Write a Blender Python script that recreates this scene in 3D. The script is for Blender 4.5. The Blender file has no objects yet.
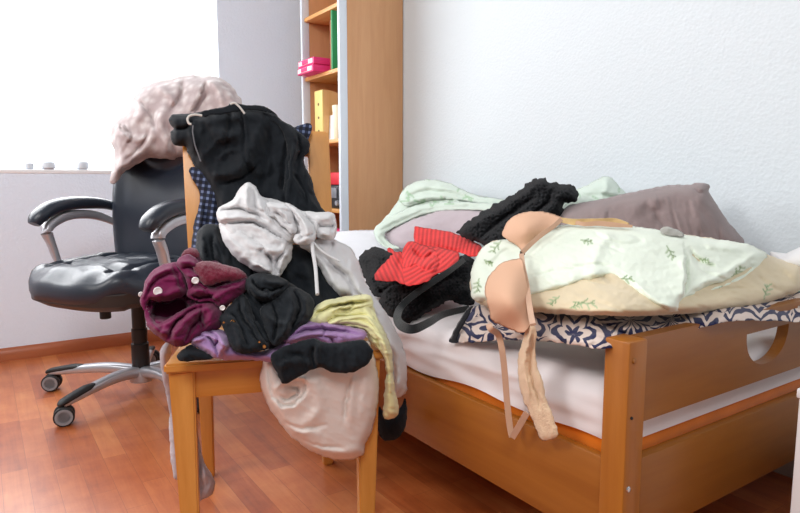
import bpy, bmesh, math, random
import numpy as np
from mathutils import Vector, Matrix
from mathutils.geometry import delaunay_2d_cdt
PI = math.pi
random.seed(7)
sc = bpy.context.scene
col = sc.collection

# ------------------------------------------------------------------ camera
H = .85; F = 622.; CX, CY, HY = 400., 256.5, 181.
PITCH = math.atan((CY-HY)/F); YAW = math.radians(34.)
FW = np.array([math.sin(YAW)*math.cos(PITCH), math.cos(YAW)*math.cos(PITCH), -math.sin(PITCH)])
RT = np.array([math.cos(YAW), -math.sin(YAW), 0.])
UP = np.cross(RT, FW)
EYE = np.array([0., 0., H])
cam = bpy.data.cameras.new('camera'); camo = bpy.data.objects.new('camera', cam); col.objects.link(camo)
cam.sensor_width = 36; cam.lens = F/800*36; cam.clip_start = .02
M3 = Matrix((RT, UP, -FW)).transposed().to_4x4(); M3.translation = Vector(EYE)
camo.matrix_world = M3
sc.camera = camo
sc.view_settings.view_transform = 'Standard'

def ray(px, py): return FW + RT*((px-CX)/F) - UP*((py-CY)/F)
def pt(px, py, w): return EYE + ray(px, py)*w
def dz(px, py, z): return (z-H)/ray(px, py)[2]
def dx(px, py, x): return x/ray(px, py)[0]
def dy(px, py, y): return y/ray(px, py)[1]
def atz(px, py, z): return pt(px, py, dz(px, py, z))
def atx(px, py, x): return pt(px, py, dx(px, py, x))
def aty(px, py, y): return pt(px, py, dy(px, py, y))

# ------------------------------------------------------------------ materials
def newmat(name):
    m = bpy.data.materials.new(name); m.use_nodes = True
    nt = m.node_tree; b = nt.nodes['Principled BSDF']
    return m, nt, b
def rgb(h):
    h = h.lstrip('#'); c = [int(h[i:i+2], 16)/255 for i in (0, 2, 4)]
    return tuple((x/12.92 if x <= .04045 else ((x+.055)/1.055)**2.4) for x in c) + (1,)
def N(nt, t, **kw):
    n = nt.nodes.new(t)
    for k, v in kw.items():
        if hasattr(n, k): setattr(n, k, v)
        else: n.inputs[k.replace('_', ' ')].default_value = v
    return n
def L(nt, a, b): nt.links.new(a, b)
def ramp(nt, fac, stops):
    r = nt.nodes.new('ShaderNodeValToRGB'); e = r.color_ramp.elements
    while len(e) < len(stops): e.new(.5)
    for i, (p, c) in enumerate(stops): e[i].position = p; e[i].color = c
    L(nt, fac, r.inputs[0]); return r.outputs[0]
def plain(name, c, rough=.5, metal=0, spec=.5, coat=0, bump=0, bscale=200, var=0, vscale=8):
    m, nt, b = newmat(name)
    b.inputs['Base Color'].default_value = rgb(c); b.inputs['Roughness'].default_value = rough
    b.inputs['Metallic'].default_value = metal; b.inputs['Specular IOR Level'].default_value = spec
    b.inputs['Coat Weight'].default_value = coat
    tc = N(nt, 'ShaderNodeTexCoord')
    if bump:
        n = N(nt, 'ShaderNodeTexNoise', Scale=bscale, Detail=4.0); L(nt, tc.outputs['Object'], n.inputs['Vector'])
        bp = N(nt, 'ShaderNodeBump', Strength=bump, Distance=.002); L(nt, n.outputs['Fac'], bp.inputs['Height']); L(nt, bp.outputs[0], b.inputs['Normal'])
    if var:
        n2 = N(nt, 'ShaderNodeTexNoise', Scale=vscale, Detail=5.0); L(nt, tc.outputs['Object'], n2.inputs['Vector'])
        c0 = rgb(c); lo = tuple(x*(1-var) for x in c0[:3])+(1,); hi = tuple(min(1, x*(1+var)) for x in c0[:3])+(1,)
        L(nt, ramp(nt, n2.outputs['Fac'], [(.3, lo), (.7, hi)]), b.inputs['Base Color'])
    return m
def fabric(name, c, rough=.9, sheen=.25, bump=.25, bscale=420, var=.06, vcol=False, weave=True):
    """woven cloth: fine thread bump, faint tone variation, a little sheen"""
    m, nt, b = newmat(name)
    b.inputs['Roughness'].default_value = rough; b.inputs['Specular IOR Level'].default_value = .2
    b.inputs['Sheen Weight'].default_value = sheen; b.inputs['Sheen Roughness'].default_value = .5
    tc = N(nt, 'ShaderNodeTexCoord')
    n = N(nt, 'ShaderNodeTexNoise', Scale=bscale, Detail=3.0); L(nt, tc.outputs['Object'], n.inputs['Vector'])
    bp = N(nt, 'ShaderNodeBump', Strength=bump, Distance=.002); L(nt, n.outputs['Fac'], bp.inputs['Height']); L(nt, bp.outputs[0], b.inputs['Normal'])
    n2 = N(nt, 'ShaderNodeTexNoise', Scale=14.0, Detail=6.0); L(nt, tc.outputs['Object'], n2.inputs['Vector'])
    c0 = rgb(c); lo = tuple(x*(1-var) for x in c0[:3])+(1,); hi = tuple(min(1, x*(1+var)) for x in c0[:3])+(1,)
    out = ramp(nt, n2.outputs['Fac'], [(.3, lo), (.7, hi)])
    if vcol:
        at = N(nt, 'ShaderNodeAttribute', attribute_name='paint')
        mx = N(nt, 'ShaderNodeMix', data_type='RGBA', blend_type='MIX')
        L(nt, at.outputs['Alpha'], mx.inputs[0]); L(nt, out, mx.inputs[6]); L(nt, at.outputs['Color'], mx.inputs[7]); out = mx.outputs[2]
    L(nt, out, b.inputs['Base Color'])
    return m
def wood(name, c1, c2, axis='z', scale=1.0, rough=.35, coat=.2, contrast=.5):
    m, nt, b = newmat(name)
    tc = N(nt, 'ShaderNodeTexCoord'); mp = N(nt, 'ShaderNodeMapping')
    s = {'x': (1.2, 14, 14), 'y': (14, 1.2, 14), 'z': (14, 14, 1.2)}[axis]
    mp.inputs['Scale'].default_value = tuple(v*scale for v in s)
    L(nt, tc.outputs['Object'], mp.inputs['Vector'])
    n = N(nt, 'ShaderNodeTexNoise', Scale=1.0, Detail=8.0, Roughness=.62, Distortion=.6); L(nt, mp.outputs[0], n.inputs['Vector'])
    n3 = N(nt, 'ShaderNodeTexNoise', Scale=6.0, Detail=3.0); L(nt, mp.outputs[0], n3.inputs['Vector'])
    mx = N(nt, 'ShaderNodeMath', operation='MULTIPLY_ADD'); L(nt, n3.outputs['Fac'], mx.inputs[0]); mx.inputs[1].default_value = .25; L(nt, n.outputs['Fac'], mx.inputs[2])
    L(nt, ramp(nt, mx.outputs[0], [(.62-contrast/2, rgb(c1)), (.62+contrast/2, rgb(c2))]), b.inputs['Base Color'])
    b.inputs['Roughness'].default_value = rough; b.inputs['Coat Weight'].default_value = coat; b.inputs['Coat Roughness'].default_value = .25
    bp = N(nt, 'ShaderNodeBump', Strength=.06, Distance=.001); L(nt, n.outputs['Fac'], bp.inputs['Height']); L(nt, bp.outputs[0], b.inputs['Normal'])
    return m

# ------------------------------------------------------------------ object helpers
def tag(o, label=None, cat=None, group=None, kind=None):
    if label: o['label'] = label
    if cat: o['category'] = cat
    if group: o['group'] = group
    if kind: o['kind'] = kind
    return o
def empty(name, loc, label, cat, rz=0, group=None):
    o = bpy.data.objects.new(name, None); col.objects.link(o); o.empty_display_size = .05
    o.location = loc; o.rotation_euler = (0, 0, rz); return tag(o, label, cat, group)
def mesh_obj(name, verts, faces, mat, parent=None, smooth=True, origin=None, uv=None, paint=None):
    V = np.array(verts, float)
    if origin is not None: V = V-np.array(origin)
    me = bpy.data.meshes.new(name); me.from_pydata([tuple(v) for v in V], [], [tuple(int(i) for i in f) for f in faces]); me.update()
    if smooth: me.polygons.foreach_set('use_smooth', [True]*len(me.polygons))
    mats = mat if isinstance(mat, (list, tuple)) else [mat]
    for mm in mats: me.materials.append(mm)
    if uv is not None:
        lay = me.uv_layers.new(name='UVMap'); li = np.zeros(len(me.loops), int); me.loops.foreach_get('vertex_index', li)
        lay.data.foreach_set('uv', np.array(uv, float)[li].ravel())
    if paint is not None:
        a = me.color_attributes.new('paint', 'FLOAT_COLOR', 'POINT'); a.data.foreach_set('color', np.array(paint, float).ravel())
    o = bpy.data.objects.new(name, me); col.objects.link(o)
    if origin is not None: o.location = origin
    if parent is not None: o.parent = parent
    return o
class MB:
    """collects shapes into one mesh"""
    def __init__(s): s.bm = bmesh.new()
    def box(s, lo, hi, bev=.003, seg=2, rot=None):
        t = bmesh.new(); bmesh.ops.create_cube(t, size=1)
        lo, hi = Vector(lo), Vector(hi); c = (lo+hi)/2; d = hi-lo
        for v in t.verts: v.co = Vector((v.co.x*d.x, v.co.y*d.y, v.co.z*d.z))
        if bev: bmesh.ops.bevel(t, geom=t.edges[:], offset=min(bev, min(d)*.45), segments=seg, affect='EDGES', profile=.5)
        for v in t.verts:
            if rot is not None: v.co = rot @ v.co
            v.co += c
        s._merge(t); return s
    def prism(s, poly, a, b, bev=0):
        """poly: list of 3-D points (planar), extruded by vector b-a"""
        t = bmesh.new(); d = Vector(b)-Vector(a)
        f = t.faces.new([t.verts.new(Vector(p)) for p in poly])
        r = bmesh.ops.extrude_face_region(t, geom=[f])
        for v in r['geom']:
            if isinstance(v, bmesh.types.BMVert): v.co += d
        bmesh.ops.recalc_face_normals(t, faces=t.faces[:])
        if bev: bmesh.ops.bevel(t, geom=[e for e in t.edges if len(e.link_faces) == 2 and e.calc_face_angle() > .6], offset=bev, segments=2, affect='EDGES')
        s._merge(t); return s
    def loft(s, rings, cap=True, closed=True):
        t = bmesh.new(); R = [[t.verts.new(Vector(p)) for p in r] for r in rings]; n = len(R[0])
        for a, b in zip(R[:-1], R[1:]):
            for i in range(n if closed else n-1):
                j = (i+1) % n; t.faces.new((a[i], a[j], b[j], b[i]))
        if cap and closed: t.faces.new(R[0][::-1]); t.faces.new(R[-1])
        bmesh.ops.recalc_face_normals(t, faces=t.faces[:]); s._merge(t); return s
    def lathe(s, prof, n=28, loc=(0, 0, 0), axis=(0, 0, 1)):
        q = Vector((0, 0, 1)).rotation_difference(Vector(axis))
        rings = [[q @ Vector((r*math.cos(2*PI*i/n), r*math.sin(2*PI*i/n), z))+Vector(loc) for i in range(n)] for r, z in prof]
        return s.loft(rings)
    def sweep(s, path, rad, n=14, up=(0, 0, 1), power=2.0, res=6):
        """path: control points; rad: list of (side, up) half sizes; superellipse section"""
        P = catmull3(path, res); K = len(P); k0 = np.linspace(0, len(rad)-1, K); rad = np.array(rad, float)
        RA = np.stack([np.interp(k0, range(len(rad)), rad[:, i]) for i in (0, 1)], 1); rings = []
        for i in range(K):
            d = Vector(P[min(i+1, K-1)]-P[max(i-1, 0)]).normalized(); sd = d.cross(Vector(up)).normalized(); u = sd.cross(d)
            r = []
            for k in range(n):
                a = 2*PI*k/n; ca, sa = math.cos(a), math.sin(a)
                r.append(Vector(P[i])+sd*(RA[i, 0]*math.copysign(abs(ca)**(2/power), ca))+u*(RA[i, 1]*math.copysign(abs(sa)**(2/power), sa)))
            rings.append(r)
        return s.loft(rings)
    def _merge(s, t):
        me = bpy.data.meshes.new('t'); t.to_mesh(me); t.free(); s.bm.from_mesh(me); bpy.data.meshes.remove(me)
    def build(s, name, mat, parent=None, smooth=True, angle=38, loc=None):
        me = bpy.data.meshes.new(name)
        if loc is not None: bmesh.ops.translate(s.bm, verts=s.bm.verts[:], vec=-Vector(loc))
        s.bm.to_mesh(me); s.bm.free(); me.materials.append(mat)
        if smooth:
            me.polygons.foreach_set('use_smooth', [True]*len(me.polygons)); me.set_sharp_from_angle(angle=math.radians(angle))
        o = bpy.data.objects.new(name, me); col.objects.link(o)
        if loc is not None: o.location = loc
        if parent is not None: o.parent = parent
        return o
def catmull3(P, res=6, closed=False):
    P = [np.array(p, float) for p in P]; n = len(P); out = []
    if n == 2: return np.array([P[0]*(1-t)+P[1]*t for t in np.linspace(0, 1, res+1)])
    rng = range(n if closed else n-1)
    for i in rng:
        if closed: a, b, c, d = P[i-1], P[i], P[(i+1) % n], P[(i+2) % n]
        else: a, b, c, d = P[max(i-1, 0)], P[i], P[i+1], P[min(i+2, n-1)]
        for t in np.arange(res)/res:
            out.append(.5*((2*b)+(c-a)*t+(2*a-5*b+4*c-d)*t*t+(3*b-a-3*c+d)*t**3))
    if not closed: out.append(P[-1])
    return np.array(out)

# ------------------------------------------------------------------ cloth modelling
def _hash(ix, iy, seed):
    h = (ix.astype(np.int64)*374761393+iy.astype(np.int64)*668265263+seed*1442695041) & 0x7fffffff
    h = ((h ^ (h >> 13))*1274126177) & 0x7fffffff
    return ((h ^ (h >> 16)) & 0xffff)/65535.
def noise2(x, y, seed=0):
    ix, iy = np.floor(x), np.floor(y); fx, fy = x-ix, y-iy
    def g(a, b):
        t = _hash(ix+a, iy+b, seed)*2*PI; return np.cos(t)*(fx-a)+np.sin(t)*(fy-b)
    sx, sy = fx**3*(fx*(fx*6-15)+10), fy**3*(fy*(fy*6-15)+10)
    v0 = g(0, 0)*(1-sx)+g(1, 0)*sx; v1 = g(0, 1)*(1-sx)+g(1, 1)*sx
    return (v0*(1-sy)+v1*sy)*1.5
def resample(P, step):
    P = np.vstack([P, P[:1]]); d = np.r_[0, np.cumsum(np.linalg.norm(np.diff(P, axis=0), axis=1))]
    n = max(8, int(d[-1]/step)); t = np.linspace(0, d[-1], n, endpoint=False)
    return np.stack([np.interp(t, d, P[:, i]) for i in (0, 1)], 1)
def inside(P, poly):
    x, y = P[:, 0], P[:, 1]; r = np.zeros(len(P), bool); j = len(poly)-1
    for i in range(len(poly)):
        xi, yi = poly[i]; xj, yj = poly[j]
        if yi != yj:
            c = ((yi > y) != (yj > y)) & (x < (xj-xi)*(y-yi)/(yj-yi)+xi); r ^= c
        j = i
    return r
def polydist(P, line, closed=False):
    """distance, signed side, arc parameter 0..1 to a polyline"""
    A = line; B = np.roll(line, -1, 0) if closed else line[1:]
    A = A if closed else A[:-1]
    seg = np.linalg.norm(B-A, axis=1); cum = np.r_[0, np.cumsum(seg)]; tot = max(cum[-1], 1e-6)
    best = np.full(len(P), 1e9); side = np.ones(len(P)); par = np.zeros(len(P))
    for k in range(len(A)):
        d = B[k]-A[k]; l2 = max(d@d, 1e-9); q = P-A[k]
        t = np.clip((q@d)/l2, 0, 1); r = q-t[:, None]*d; dd = np.sqrt((r*r).sum(1))
        m = dd < best; best[m] = dd[m]; side[m] = np.sign(d[0]*q[m, 1]-d[1]*q[m, 0]); par[m] = (cum[k]+t[m]*seg[k])/tot
    return best, side, par
def rbf_fit(anch):
    A = np.array(anch, float); n = len(A)
    if n <= 3:
        if n == 1: return lambda P: np.full(len(P), A[0, 2])
        if n == 2:
            d = A[1, :2]-A[0, :2]; return lambda P: A[0, 2]+((P-A[0, :2])@d/(d@d))*(A[1, 2]-A[0, 2])
        c = np.linalg.solve(np.c_[np.ones(3), A[:, :2]], A[:, 2]); return lambda P: c[0]+P@c[1:]
    def ph(r): return r
    K = ph(np.linalg.norm(A[:, None, :2]-A[None, :, :2], axis=2)); Q = np.c_[np.ones(n), A[:, :2]]
    S = np.block([[K, Q], [Q.T, np.zeros((3, 3))]]); s = np.linalg.solve(S, np.r_[A[:, 2], 0, 0, 0])
    def f(P):
        D = np.linalg.norm(P[:, None]-A[None, :, :2], axis=2); return D@s[:n]+np.c_[np.ones(len(P)), P]@s[n:]
    return f
def Z(ox, oy, s):
    return lambda *p: [(ox+a/s, oy+b/s) for a, b in zip(p[::2], p[1::2])]
def ss(x): x = np.clip(x, 0, 1); return x*x*(3-2*x)
def cloth(name, outline, anchors, mat, parent=None, T=.04, edge=10, back=.02, sp=1.8, strokes=(), waves=(), fuzz=None, uvrot=0, paint=(), seed=1, sharp=False, hem=0, rib=None, rim=0., creases=None, smooth=10, gain=1.35, micro=.0026, ragged=.7):
    """A piece of cloth modelled as a closed volume: its outline and folds are drawn as seen from the room's
    doorway and set in space by the depth of the surface carrying it (anchors), then puffed by T with rounded rims,
    creased along fold lines (strokes) and by directional wrinkles (waves)."""
    O = np.array(outline, float)
    O = resample(O if sharp else catmull3(O, 8, True), sp)
    if not sharp:
        c_ = O-O.mean(0); O = O+ragged*np.c_[noise2(O[:, 0]/7, O[:, 1]/7, seed+61)+.6*noise2(O[:, 0]/3.2, O[:, 1]/3.2, seed+63), noise2(O[:, 0]/7, O[:, 1]/7, seed+62)+.6*noise2(O[:, 0]/3.2, O[:, 1]/3.2, seed+64)]
    lo, hi = O.min(0), O.max(0)
    gx = np.arange(lo[0], hi[0], sp); gy = np.arange(lo[1], hi[1], sp*.87)
    G = np.array([(x+(sp/2 if j % 2 else 0), y) for j, y in enumerate(gy) for x in gx])
    G = G[inside(G, O)]; D, _, _ = polydist(G, O, True); G = G[D > sp*.55]; D = D[D > sp*.55]
    P = np.vstack([O, G]); no = len(O); D = np.r_[np.zeros(no), D]
    ec = [(i, (i+1) % no) for i in range(no)]
    r = delaunay_2d_cdt([Vector(p) for p in P], ec, [list(range(no))], 1, 1e-6)
    V2 = np.array([tuple(v) for v in r[0]]); tris = r[2]
    if len(V2) != len(P):
        D, _, _ = polydist(V2, O, True); 
    else:
        if np.abs(V2-P).max() > 1e-4: D, _, _ = polydist(V2, O, True)
    P = V2; bnd = D < .05
    w0 = rbf_fit([(a[0], a[1], a[2]) for a in anchors])(P)
    pr = lambda e: np.sqrt(np.clip(1-(1-np.clip(D/e, 0, 1))**2, 0, 1))
    prof = pr(edge) if smooth > 60 else .55*pr(min(edge, 5.))+.45*pr(edge*1.7)
    n_ = len(P); tr = np.array([t for t in tris]); E_ = np.vstack([tr[:, [0, 1]], tr[:, [1, 2]], tr[:, [2, 0]]]); E_ = np.vstack([E_, E_[:, ::-1]])
    deg = np.maximum(np.bincount(E_[:, 0], minlength=n_), 1)
    for _ in range(smooth):
        q = np.bincount(E_[:, 0], weights=prof[E_[:, 1]], minlength=n_)/deg; prof = np.where(bnd, 0, q)
    prof = prof/max(prof.max(), 1e-6) if smooth > 60 else prof
    dep = T*prof
    fade = ss(D/max(4., edge*.5))
    for (line, wd, amp, *kind) in strokes:
        k = kind[0] if kind else 'r'
        ln = catmull3([np.array(q) for q in line], 6); d, s, t = polydist(P+1.3*np.c_[noise2(P[:, 0]/9, P[:, 1]/9, seed+31), noise2(P[:, 0]/9, P[:, 1]/9, seed+32)], ln)
        tp = np.clip(np.minimum(t, 1-t)*5+.15, 0, 1)**.7
        if k == 'r': h = np.exp(-(d/wd)**2) if amp > 0 else 1.25*np.exp(-(d/(wd*.62))**2)+.2*np.exp(-(d/(wd*1.8))**2)
        elif k == 's': # overlap step: the left side (walking direction, image y down -> positive side) stands proud
            h = np.where(s > 0, np.exp(-(d/(wd*3.2))**1.3), -.7*np.exp(-(d/(wd*.8))**2))
            h = np.where((s > 0) & (d < wd*.5), h*(.35+.65*d/(wd*.5)), h)
        dep = dep+gain*amp*h*tp*np.maximum(fade, .25*(D > .05))
    for (amp, lam, ang, an, *sd) in waves:
        a = math.radians(ang); sd = (sd[0] if sd else 0)+seed*17
        u = (P[:, 0]*math.cos(a)+P[:, 1]*math.sin(a))/lam/an; v = (-P[:, 0]*math.sin(a)+P[:, 1]*math.cos(a))/lam
        wx = noise2(u*.7+9, v*.35, sd+5); n1 = noise2(u*.8+wx*.3, v+wx*.55, sd); n2 = noise2(u*1.3+3, v*1.9+wx*.6, sd+3)
        rid = np.clip(1-2.2*np.abs(n1), -.6, 1); h = .55*rid+.45*n2
        dep = dep+amp*h*fade
    if creases is None: creases = [(w_[0]*1.0, w_[1]*1.25, w_[2]+12, 2.6) for w_ in waves[:1]]
    for (amp, lam, ang, an) in creases:
        a = math.radians(ang); u = (P[:, 0]*math.cos(a)+P[:, 1]*math.sin(a))/lam/an; v = (-P[:, 0]*math.sin(a)+P[:, 1]*math.cos(a))/lam
        wx = noise2(u*.9+4, v*.5, seed+77); n1 = noise2(u*.7+wx*.3, v+wx*.6, seed+71); mk = ss(noise2(u*1.1+8, v*.8+3, seed+73)*2.2+.55)
        dep = dep-amp*1.5*np.exp(-(n1/.10)**2)*mk*fade+amp*.8*np.exp(-((n1-.2)/.14)**2)*mk*fade
    if smooth <= 60 and not fuzz and rib is None:   # fine crumple of worn cloth
        a = math.radians(waves[0][2] if waves else 40); u = (P[:, 0]*math.cos(a)+P[:, 1]*math.sin(a)); v = (-P[:, 0]*math.sin(a)+P[:, 1]*math.cos(a))
        dep = dep+micro*(noise2(u/11., v/4.6, seed+90)+.6*noise2(u/5., v/3.2, seed+91))*fade
    if rib is not None:   # knitted ribs: (period px, amp, angle, bend)
        per, amp, ang, *bd = rib; a = math.radians(ang)
        v = -P[:, 0]*math.sin(a)+P[:, 1]*math.cos(a); u = P[:, 0]*math.cos(a)+P[:, 1]*math.sin(a)
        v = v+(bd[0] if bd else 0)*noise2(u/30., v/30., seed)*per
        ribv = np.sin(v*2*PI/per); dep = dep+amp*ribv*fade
    if fuzz:
        amp, lam = fuzz; dep = dep+(amp*(2.4*np.minimum(np.abs(noise2(P[:, 0]/lam, P[:, 1]/lam, seed+50)), .4)-.5)+amp*.3*noise2(P[:, 0]/lam*1.9, P[:, 1]/lam*1.9, seed+51))*np.maximum(fade, .3)
    wf = w0-dep*(~bnd)-rim*bnd; wb = w0+back*prof
    R = np.array([ray(x, y) for x, y in P])
    Vf = EYE+R*wf[:, None]; Vb = EYE+R*wb[:, None]
    n = len(P); bidx = -np.ones(n, int); k = n; keep = []
    for i in range(n):
        if bnd[i]: bidx[i] = i
        else: bidx[i] = k; k += 1; keep.append(i)
    V = np.vstack([Vf, Vb[keep]])
    # orientation: front faces towards the viewer
    a, b, c = tris[0]; nrm = np.cross(Vf[b]-Vf[a], Vf[c]-Vf[a]); flip = nrm@R[a] > 0
    fs = [(t[::-1] if flip else t) for t in tris]
    fb = [tuple(int(bidx[i]) for i in t[::-1]) for t in fs]; fb = [t for t in fb if len(set(t)) == 3 and not all(bnd[list(t)] if max(t) < n else [False])]
    faces = [tuple(t) for t in fs]+fb
    wm = w0.mean(); ca, sa = math.cos(math.radians(uvrot)), math.sin(math.radians(uvrot))
    U = (P-P.mean(0))*wm/F; U = np.c_[U[:, 0]*ca+U[:, 1]*sa, -U[:, 0]*sa+U[:, 1]*ca]; UV = np.vstack([U, U[keep]])
    pc = None
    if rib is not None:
        pc = np.zeros((n, 4)); pc[:, :3] = rgb('#7d1015')[:3]; pc[:, 3] = .45*ss(.35-.9*ribv); pc = np.vstack([pc, pc[keep]])  # groove shade between the ribs painted in as darker red
    if paint:
        pc = np.zeros((n, 4))
        for (line, wd, c, *cl) in paint:
            if cl: m = ss((2-polydist(P, np.array(line, float), True)[0])/2); m = np.where(inside(P, np.array(line, float)), 1, 0)
            else: m = ss(1.6-polydist(P, catmull3([np.array(q) for q in line], 5))[0]/wd)
            cc = np.array(rgb(c)); pc[:, :3] = pc[:, :3]*(1-m[:, None])+cc[None, :3]*m[:, None]; pc[:, 3] = np.maximum(pc[:, 3], m)
            pc[pc[:, 3] < .02, :3] = cc[:3]
        pc = np.vstack([pc, pc[keep]])
    org = np.array([V[:, 0].mean(), V[:, 1].mean(), V[:, 2].min()])
    if parent is not None: org = np.array(parent.location)
    o = mesh_obj(name, V, faces, mat, None, True, org, UV, pc)
    if parent is not None: o.parent = parent; o.location = (0, 0, 0)
    o['_z'] = 0; del o['_z']
    return o
def ribbon(name, path, half, thick, mat, parent=None, face=None, res=8, tw=None, pattern=None):
    """flat band along a 3-D path; face = direction its flat side looks to"""
    P = catmull3(path, res); K = len(P); rings = []; hw = np.interp(np.linspace(0, 1, K), np.linspace(0, 1, len(half)), half) if hasattr(half, '__len__') else [half]*K
    for i in range(K):
        d = Vector(P[min(i+1, K-1)]-P[max(i-1, 0)]).normalized(); fv = Vector(face) if face is not None else Vector(EYE-P[i])
        s = d.cross(fv).normalized(); u = s.cross(d)
        if tw: q = Matrix.Rotation(math.radians(np.interp(i/(K-1), np.linspace(0, 1, len(tw)), tw)), 3, d); s = q @ s; u = q @ u
        p = Vector(P[i]); a = hw[i]
        rings.append([p-s*a-u*thick*.3, p-s*a*.96+u*thick*.5, p+s*a*.96+u*thick*.5, p+s*a-u*thick*.3, p+s*a*.9-u*thick, p-s*a*.9-u*thick])
    m = MB(); m.loft(rings)
    o = m.build(name, mat, None, True, 60)
    if parent is not None:
        o.data.transform(Matrix.Translation(-Vector(parent.location))); o.parent = parent
    return o
def button(name, px, py, w, r, mat, parent, thick=.003):
    c = pt(px, py, w); d = Vector(EYE-c).normalized()
    o = MB().lathe([(r*.3, -thick), (r, -thick*.6), (r, thick*.3), (r*.8, thick), (r*.55, thick*.6), (r*.2, thick*.6)], 18, c, d).build(name, mat)
    o.data.transform(Matrix.Translation(-Vector(parent.location))); o.parent = parent
    return o
WORLD_IN = .32
# ------------------------------------------------------------------ palette
M_beech = wood('beech wood', '#c58030', '#e0a050', 'z', 1.0, .38, .25)
M_beech_x = wood('beech wood along', '#c07a2c', '#dc9a4a', 'x', 1.0, .38, .25)
M_bed = wood('bed beech', '#985614', '#b87426', 'z', .8, .4, .08)
M_bed_y = wood('bed beech rail', '#8c4e12', '#ac6a24', 'y', .7, .4, .08)
M_bed_x = wood('bed beech foot', '#824a10', '#a06420', 'x', .7, .4, .08)
M_case = wood('bookcase beech veneer', '#c48e62', '#d7a679', 'z', 1.6, .45, .1, .7)
M_case_in = wood('bookcase inside', '#cc8a44', '#e2a862', 'y', 1.2, .5, .05)
M_case_lt = wood('light birch ply', '#d9a868', '#e8c08a', 'z', 1.2, .5, .05)
M_pale = plain('pale blue white edging', '#dfe8f2', .4)
M_leather = plain('black leather', '#232a36', .38, 0, .5, .1, .25, 260)
M_blackplastic = plain('black plastic', '#17171a', .42, 0, .5, 0, .08, 500)
M_rubber = plain('black rubber', '#1c1c1e', .6)
M_silver = plain('silver painted plastic', '#b9b9bf', .32, .55)
M_chrome = plain('chrome', '#d8d8da', .15, 1)
M_white = plain('white paint', '#f2f1f2', .5)

# ------------------------------------------------------------------ room shell
WY = 3.44; WX = 1.905
def wallmat(name, c):
    m, nt, b = newmat(name); tc = N(nt, 'ShaderNodeTexCoord')
    n = N(nt, 'ShaderNodeTexNoise', Scale=70.0, Detail=6.0, Roughness=.6); L(nt, tc.outputs['Object'], n.inputs['Vector'])
    v = N(nt, 'ShaderNodeTexVoronoi', Scale=90.0); L(nt, tc.outputs['Object'], v.inputs['Vector'])
    ad = N(nt, 'ShaderNodeMath', operation='MULTIPLY_ADD'); L(nt, v.outputs['Distance'], ad.inputs[0]); ad.inputs[1].default_value = .5; L(nt, n.outputs['Fac'], ad.inputs[2])
    bp = N(nt, 'ShaderNodeBump', Strength=.45, Distance=.004); L(nt, ad.outputs[0], bp.inputs['Height']); L(nt, bp.outputs[0], b.inputs['Normal'])
    b.inputs['Base Color'].default_value = rgb(c); b.inputs['Roughness'].default_value = .9; b.inputs['Specular IOR Level'].default_value = .1
    return m
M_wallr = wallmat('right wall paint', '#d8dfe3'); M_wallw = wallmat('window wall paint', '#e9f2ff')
def floormat():
    m, nt, b = newmat('cherry laminate'); tc = N(nt, 'ShaderNodeTexCoord'); sp = N(nt, 'ShaderNodeSeparateXYZ'); L(nt, tc.outputs['Object'], sp.inputs[0])
    cb = N(nt, 'ShaderNodeCombineXYZ'); L(nt, sp.outputs[1], cb.inputs[0]); L(nt, sp.outputs[0], cb.inputs[1])
    br = nt.nodes.new('ShaderNodeTexBrick'); L(nt, cb.outputs[0], br.inputs['Vector'])
    br.offset = .37; br.offset_frequency = 2; br.squash = 1.25; br.squash_frequency = 3
    for k, v in {'Scale': 1., 'Mortar Size': .0006, 'Mortar Smooth': .3, 'Bias': 0., 'Brick Width': .36, 'Row Height': .066}.items(): br.inputs[k].default_value = v
    br.inputs['Color1'].default_value = (0, 0, 0, 1); br.inputs['Color2'].default_value = (1, 1, 1, 1); br.inputs['Mortar'].default_value = (.2, .2, .2, 1)
    mp = N(nt, 'ShaderNodeMapping'); mp.inputs['Scale'].default_value = (30, 2.2, 1); L(nt, tc.outputs['Object'], mp.inputs['Vector'])
    ng = N(nt, 'ShaderNodeTexNoise', Scale=1.0, Detail=8.0, Roughness=.65, Distortion=1.2); L(nt, mp.outputs[0], ng.inputs['Vector'])
    nb = N(nt, 'ShaderNodeTexNoise', Scale=9.0, Detail=5.0, Roughness=.6); L(nt, tc.outputs['Object'], nb.inputs['Vector'])
    a = N(nt, 'ShaderNodeMath', operation='MULTIPLY'); L(nt, br.outputs['Color'], a.inputs[0]); a.inputs[1].default_value = .26
    a2 = N(nt, 'ShaderNodeMath', operation='MULTIPLY_ADD'); L(nt, ng.outputs['Fac'], a2.inputs[0]); a2.inputs[1].default_value = .45; L(nt, a.outputs[0], a2.inputs[2])
    a3 = N(nt, 'ShaderNodeMath', operation='MULTIPLY_ADD'); L(nt, nb.outputs['Fac'], a3.inputs[0]); a3.inputs[1].default_value = .5; L(nt, a2.outputs[0], a3.inputs[2])
    c = ramp(nt, a3.outputs[0], [(.30, rgb('#7c3618')), (.50, rgb('#a85426')), (.66, rgb('#bb6836')), (.9, rgb('#cf854c'))])
    mm = N(nt, 'ShaderNodeMix', data_type='RGBA'); L(nt, br.outputs['Fac'], mm.inputs[0]); L(nt, c, mm.inputs[6]); mm.inputs[7].default_value = rgb('#8a4522')
    L(nt, mm.outputs[2], b.inputs['Base Color']); b.inputs['Roughness'].default_value = .38; b.inputs['Specular IOR Level'].default_value = .5
    b.inputs['Coat Weight'].default_value = .45; b.inputs['Coat Roughness'].default_value = .32
    return m
o = MB().box((-3, -1.2, -.05), (WX+.1, WY+.1, 0), 0).build('floor', floormat()); tag(o, kind='structure')
o = MB().box((WX, -1.2, 0), (WX+.1, WY+.1, 2.7), 0).build('wall_right', M_wallr); tag(o, kind='structure')
WR = 1.13; SILL = .905
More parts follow.
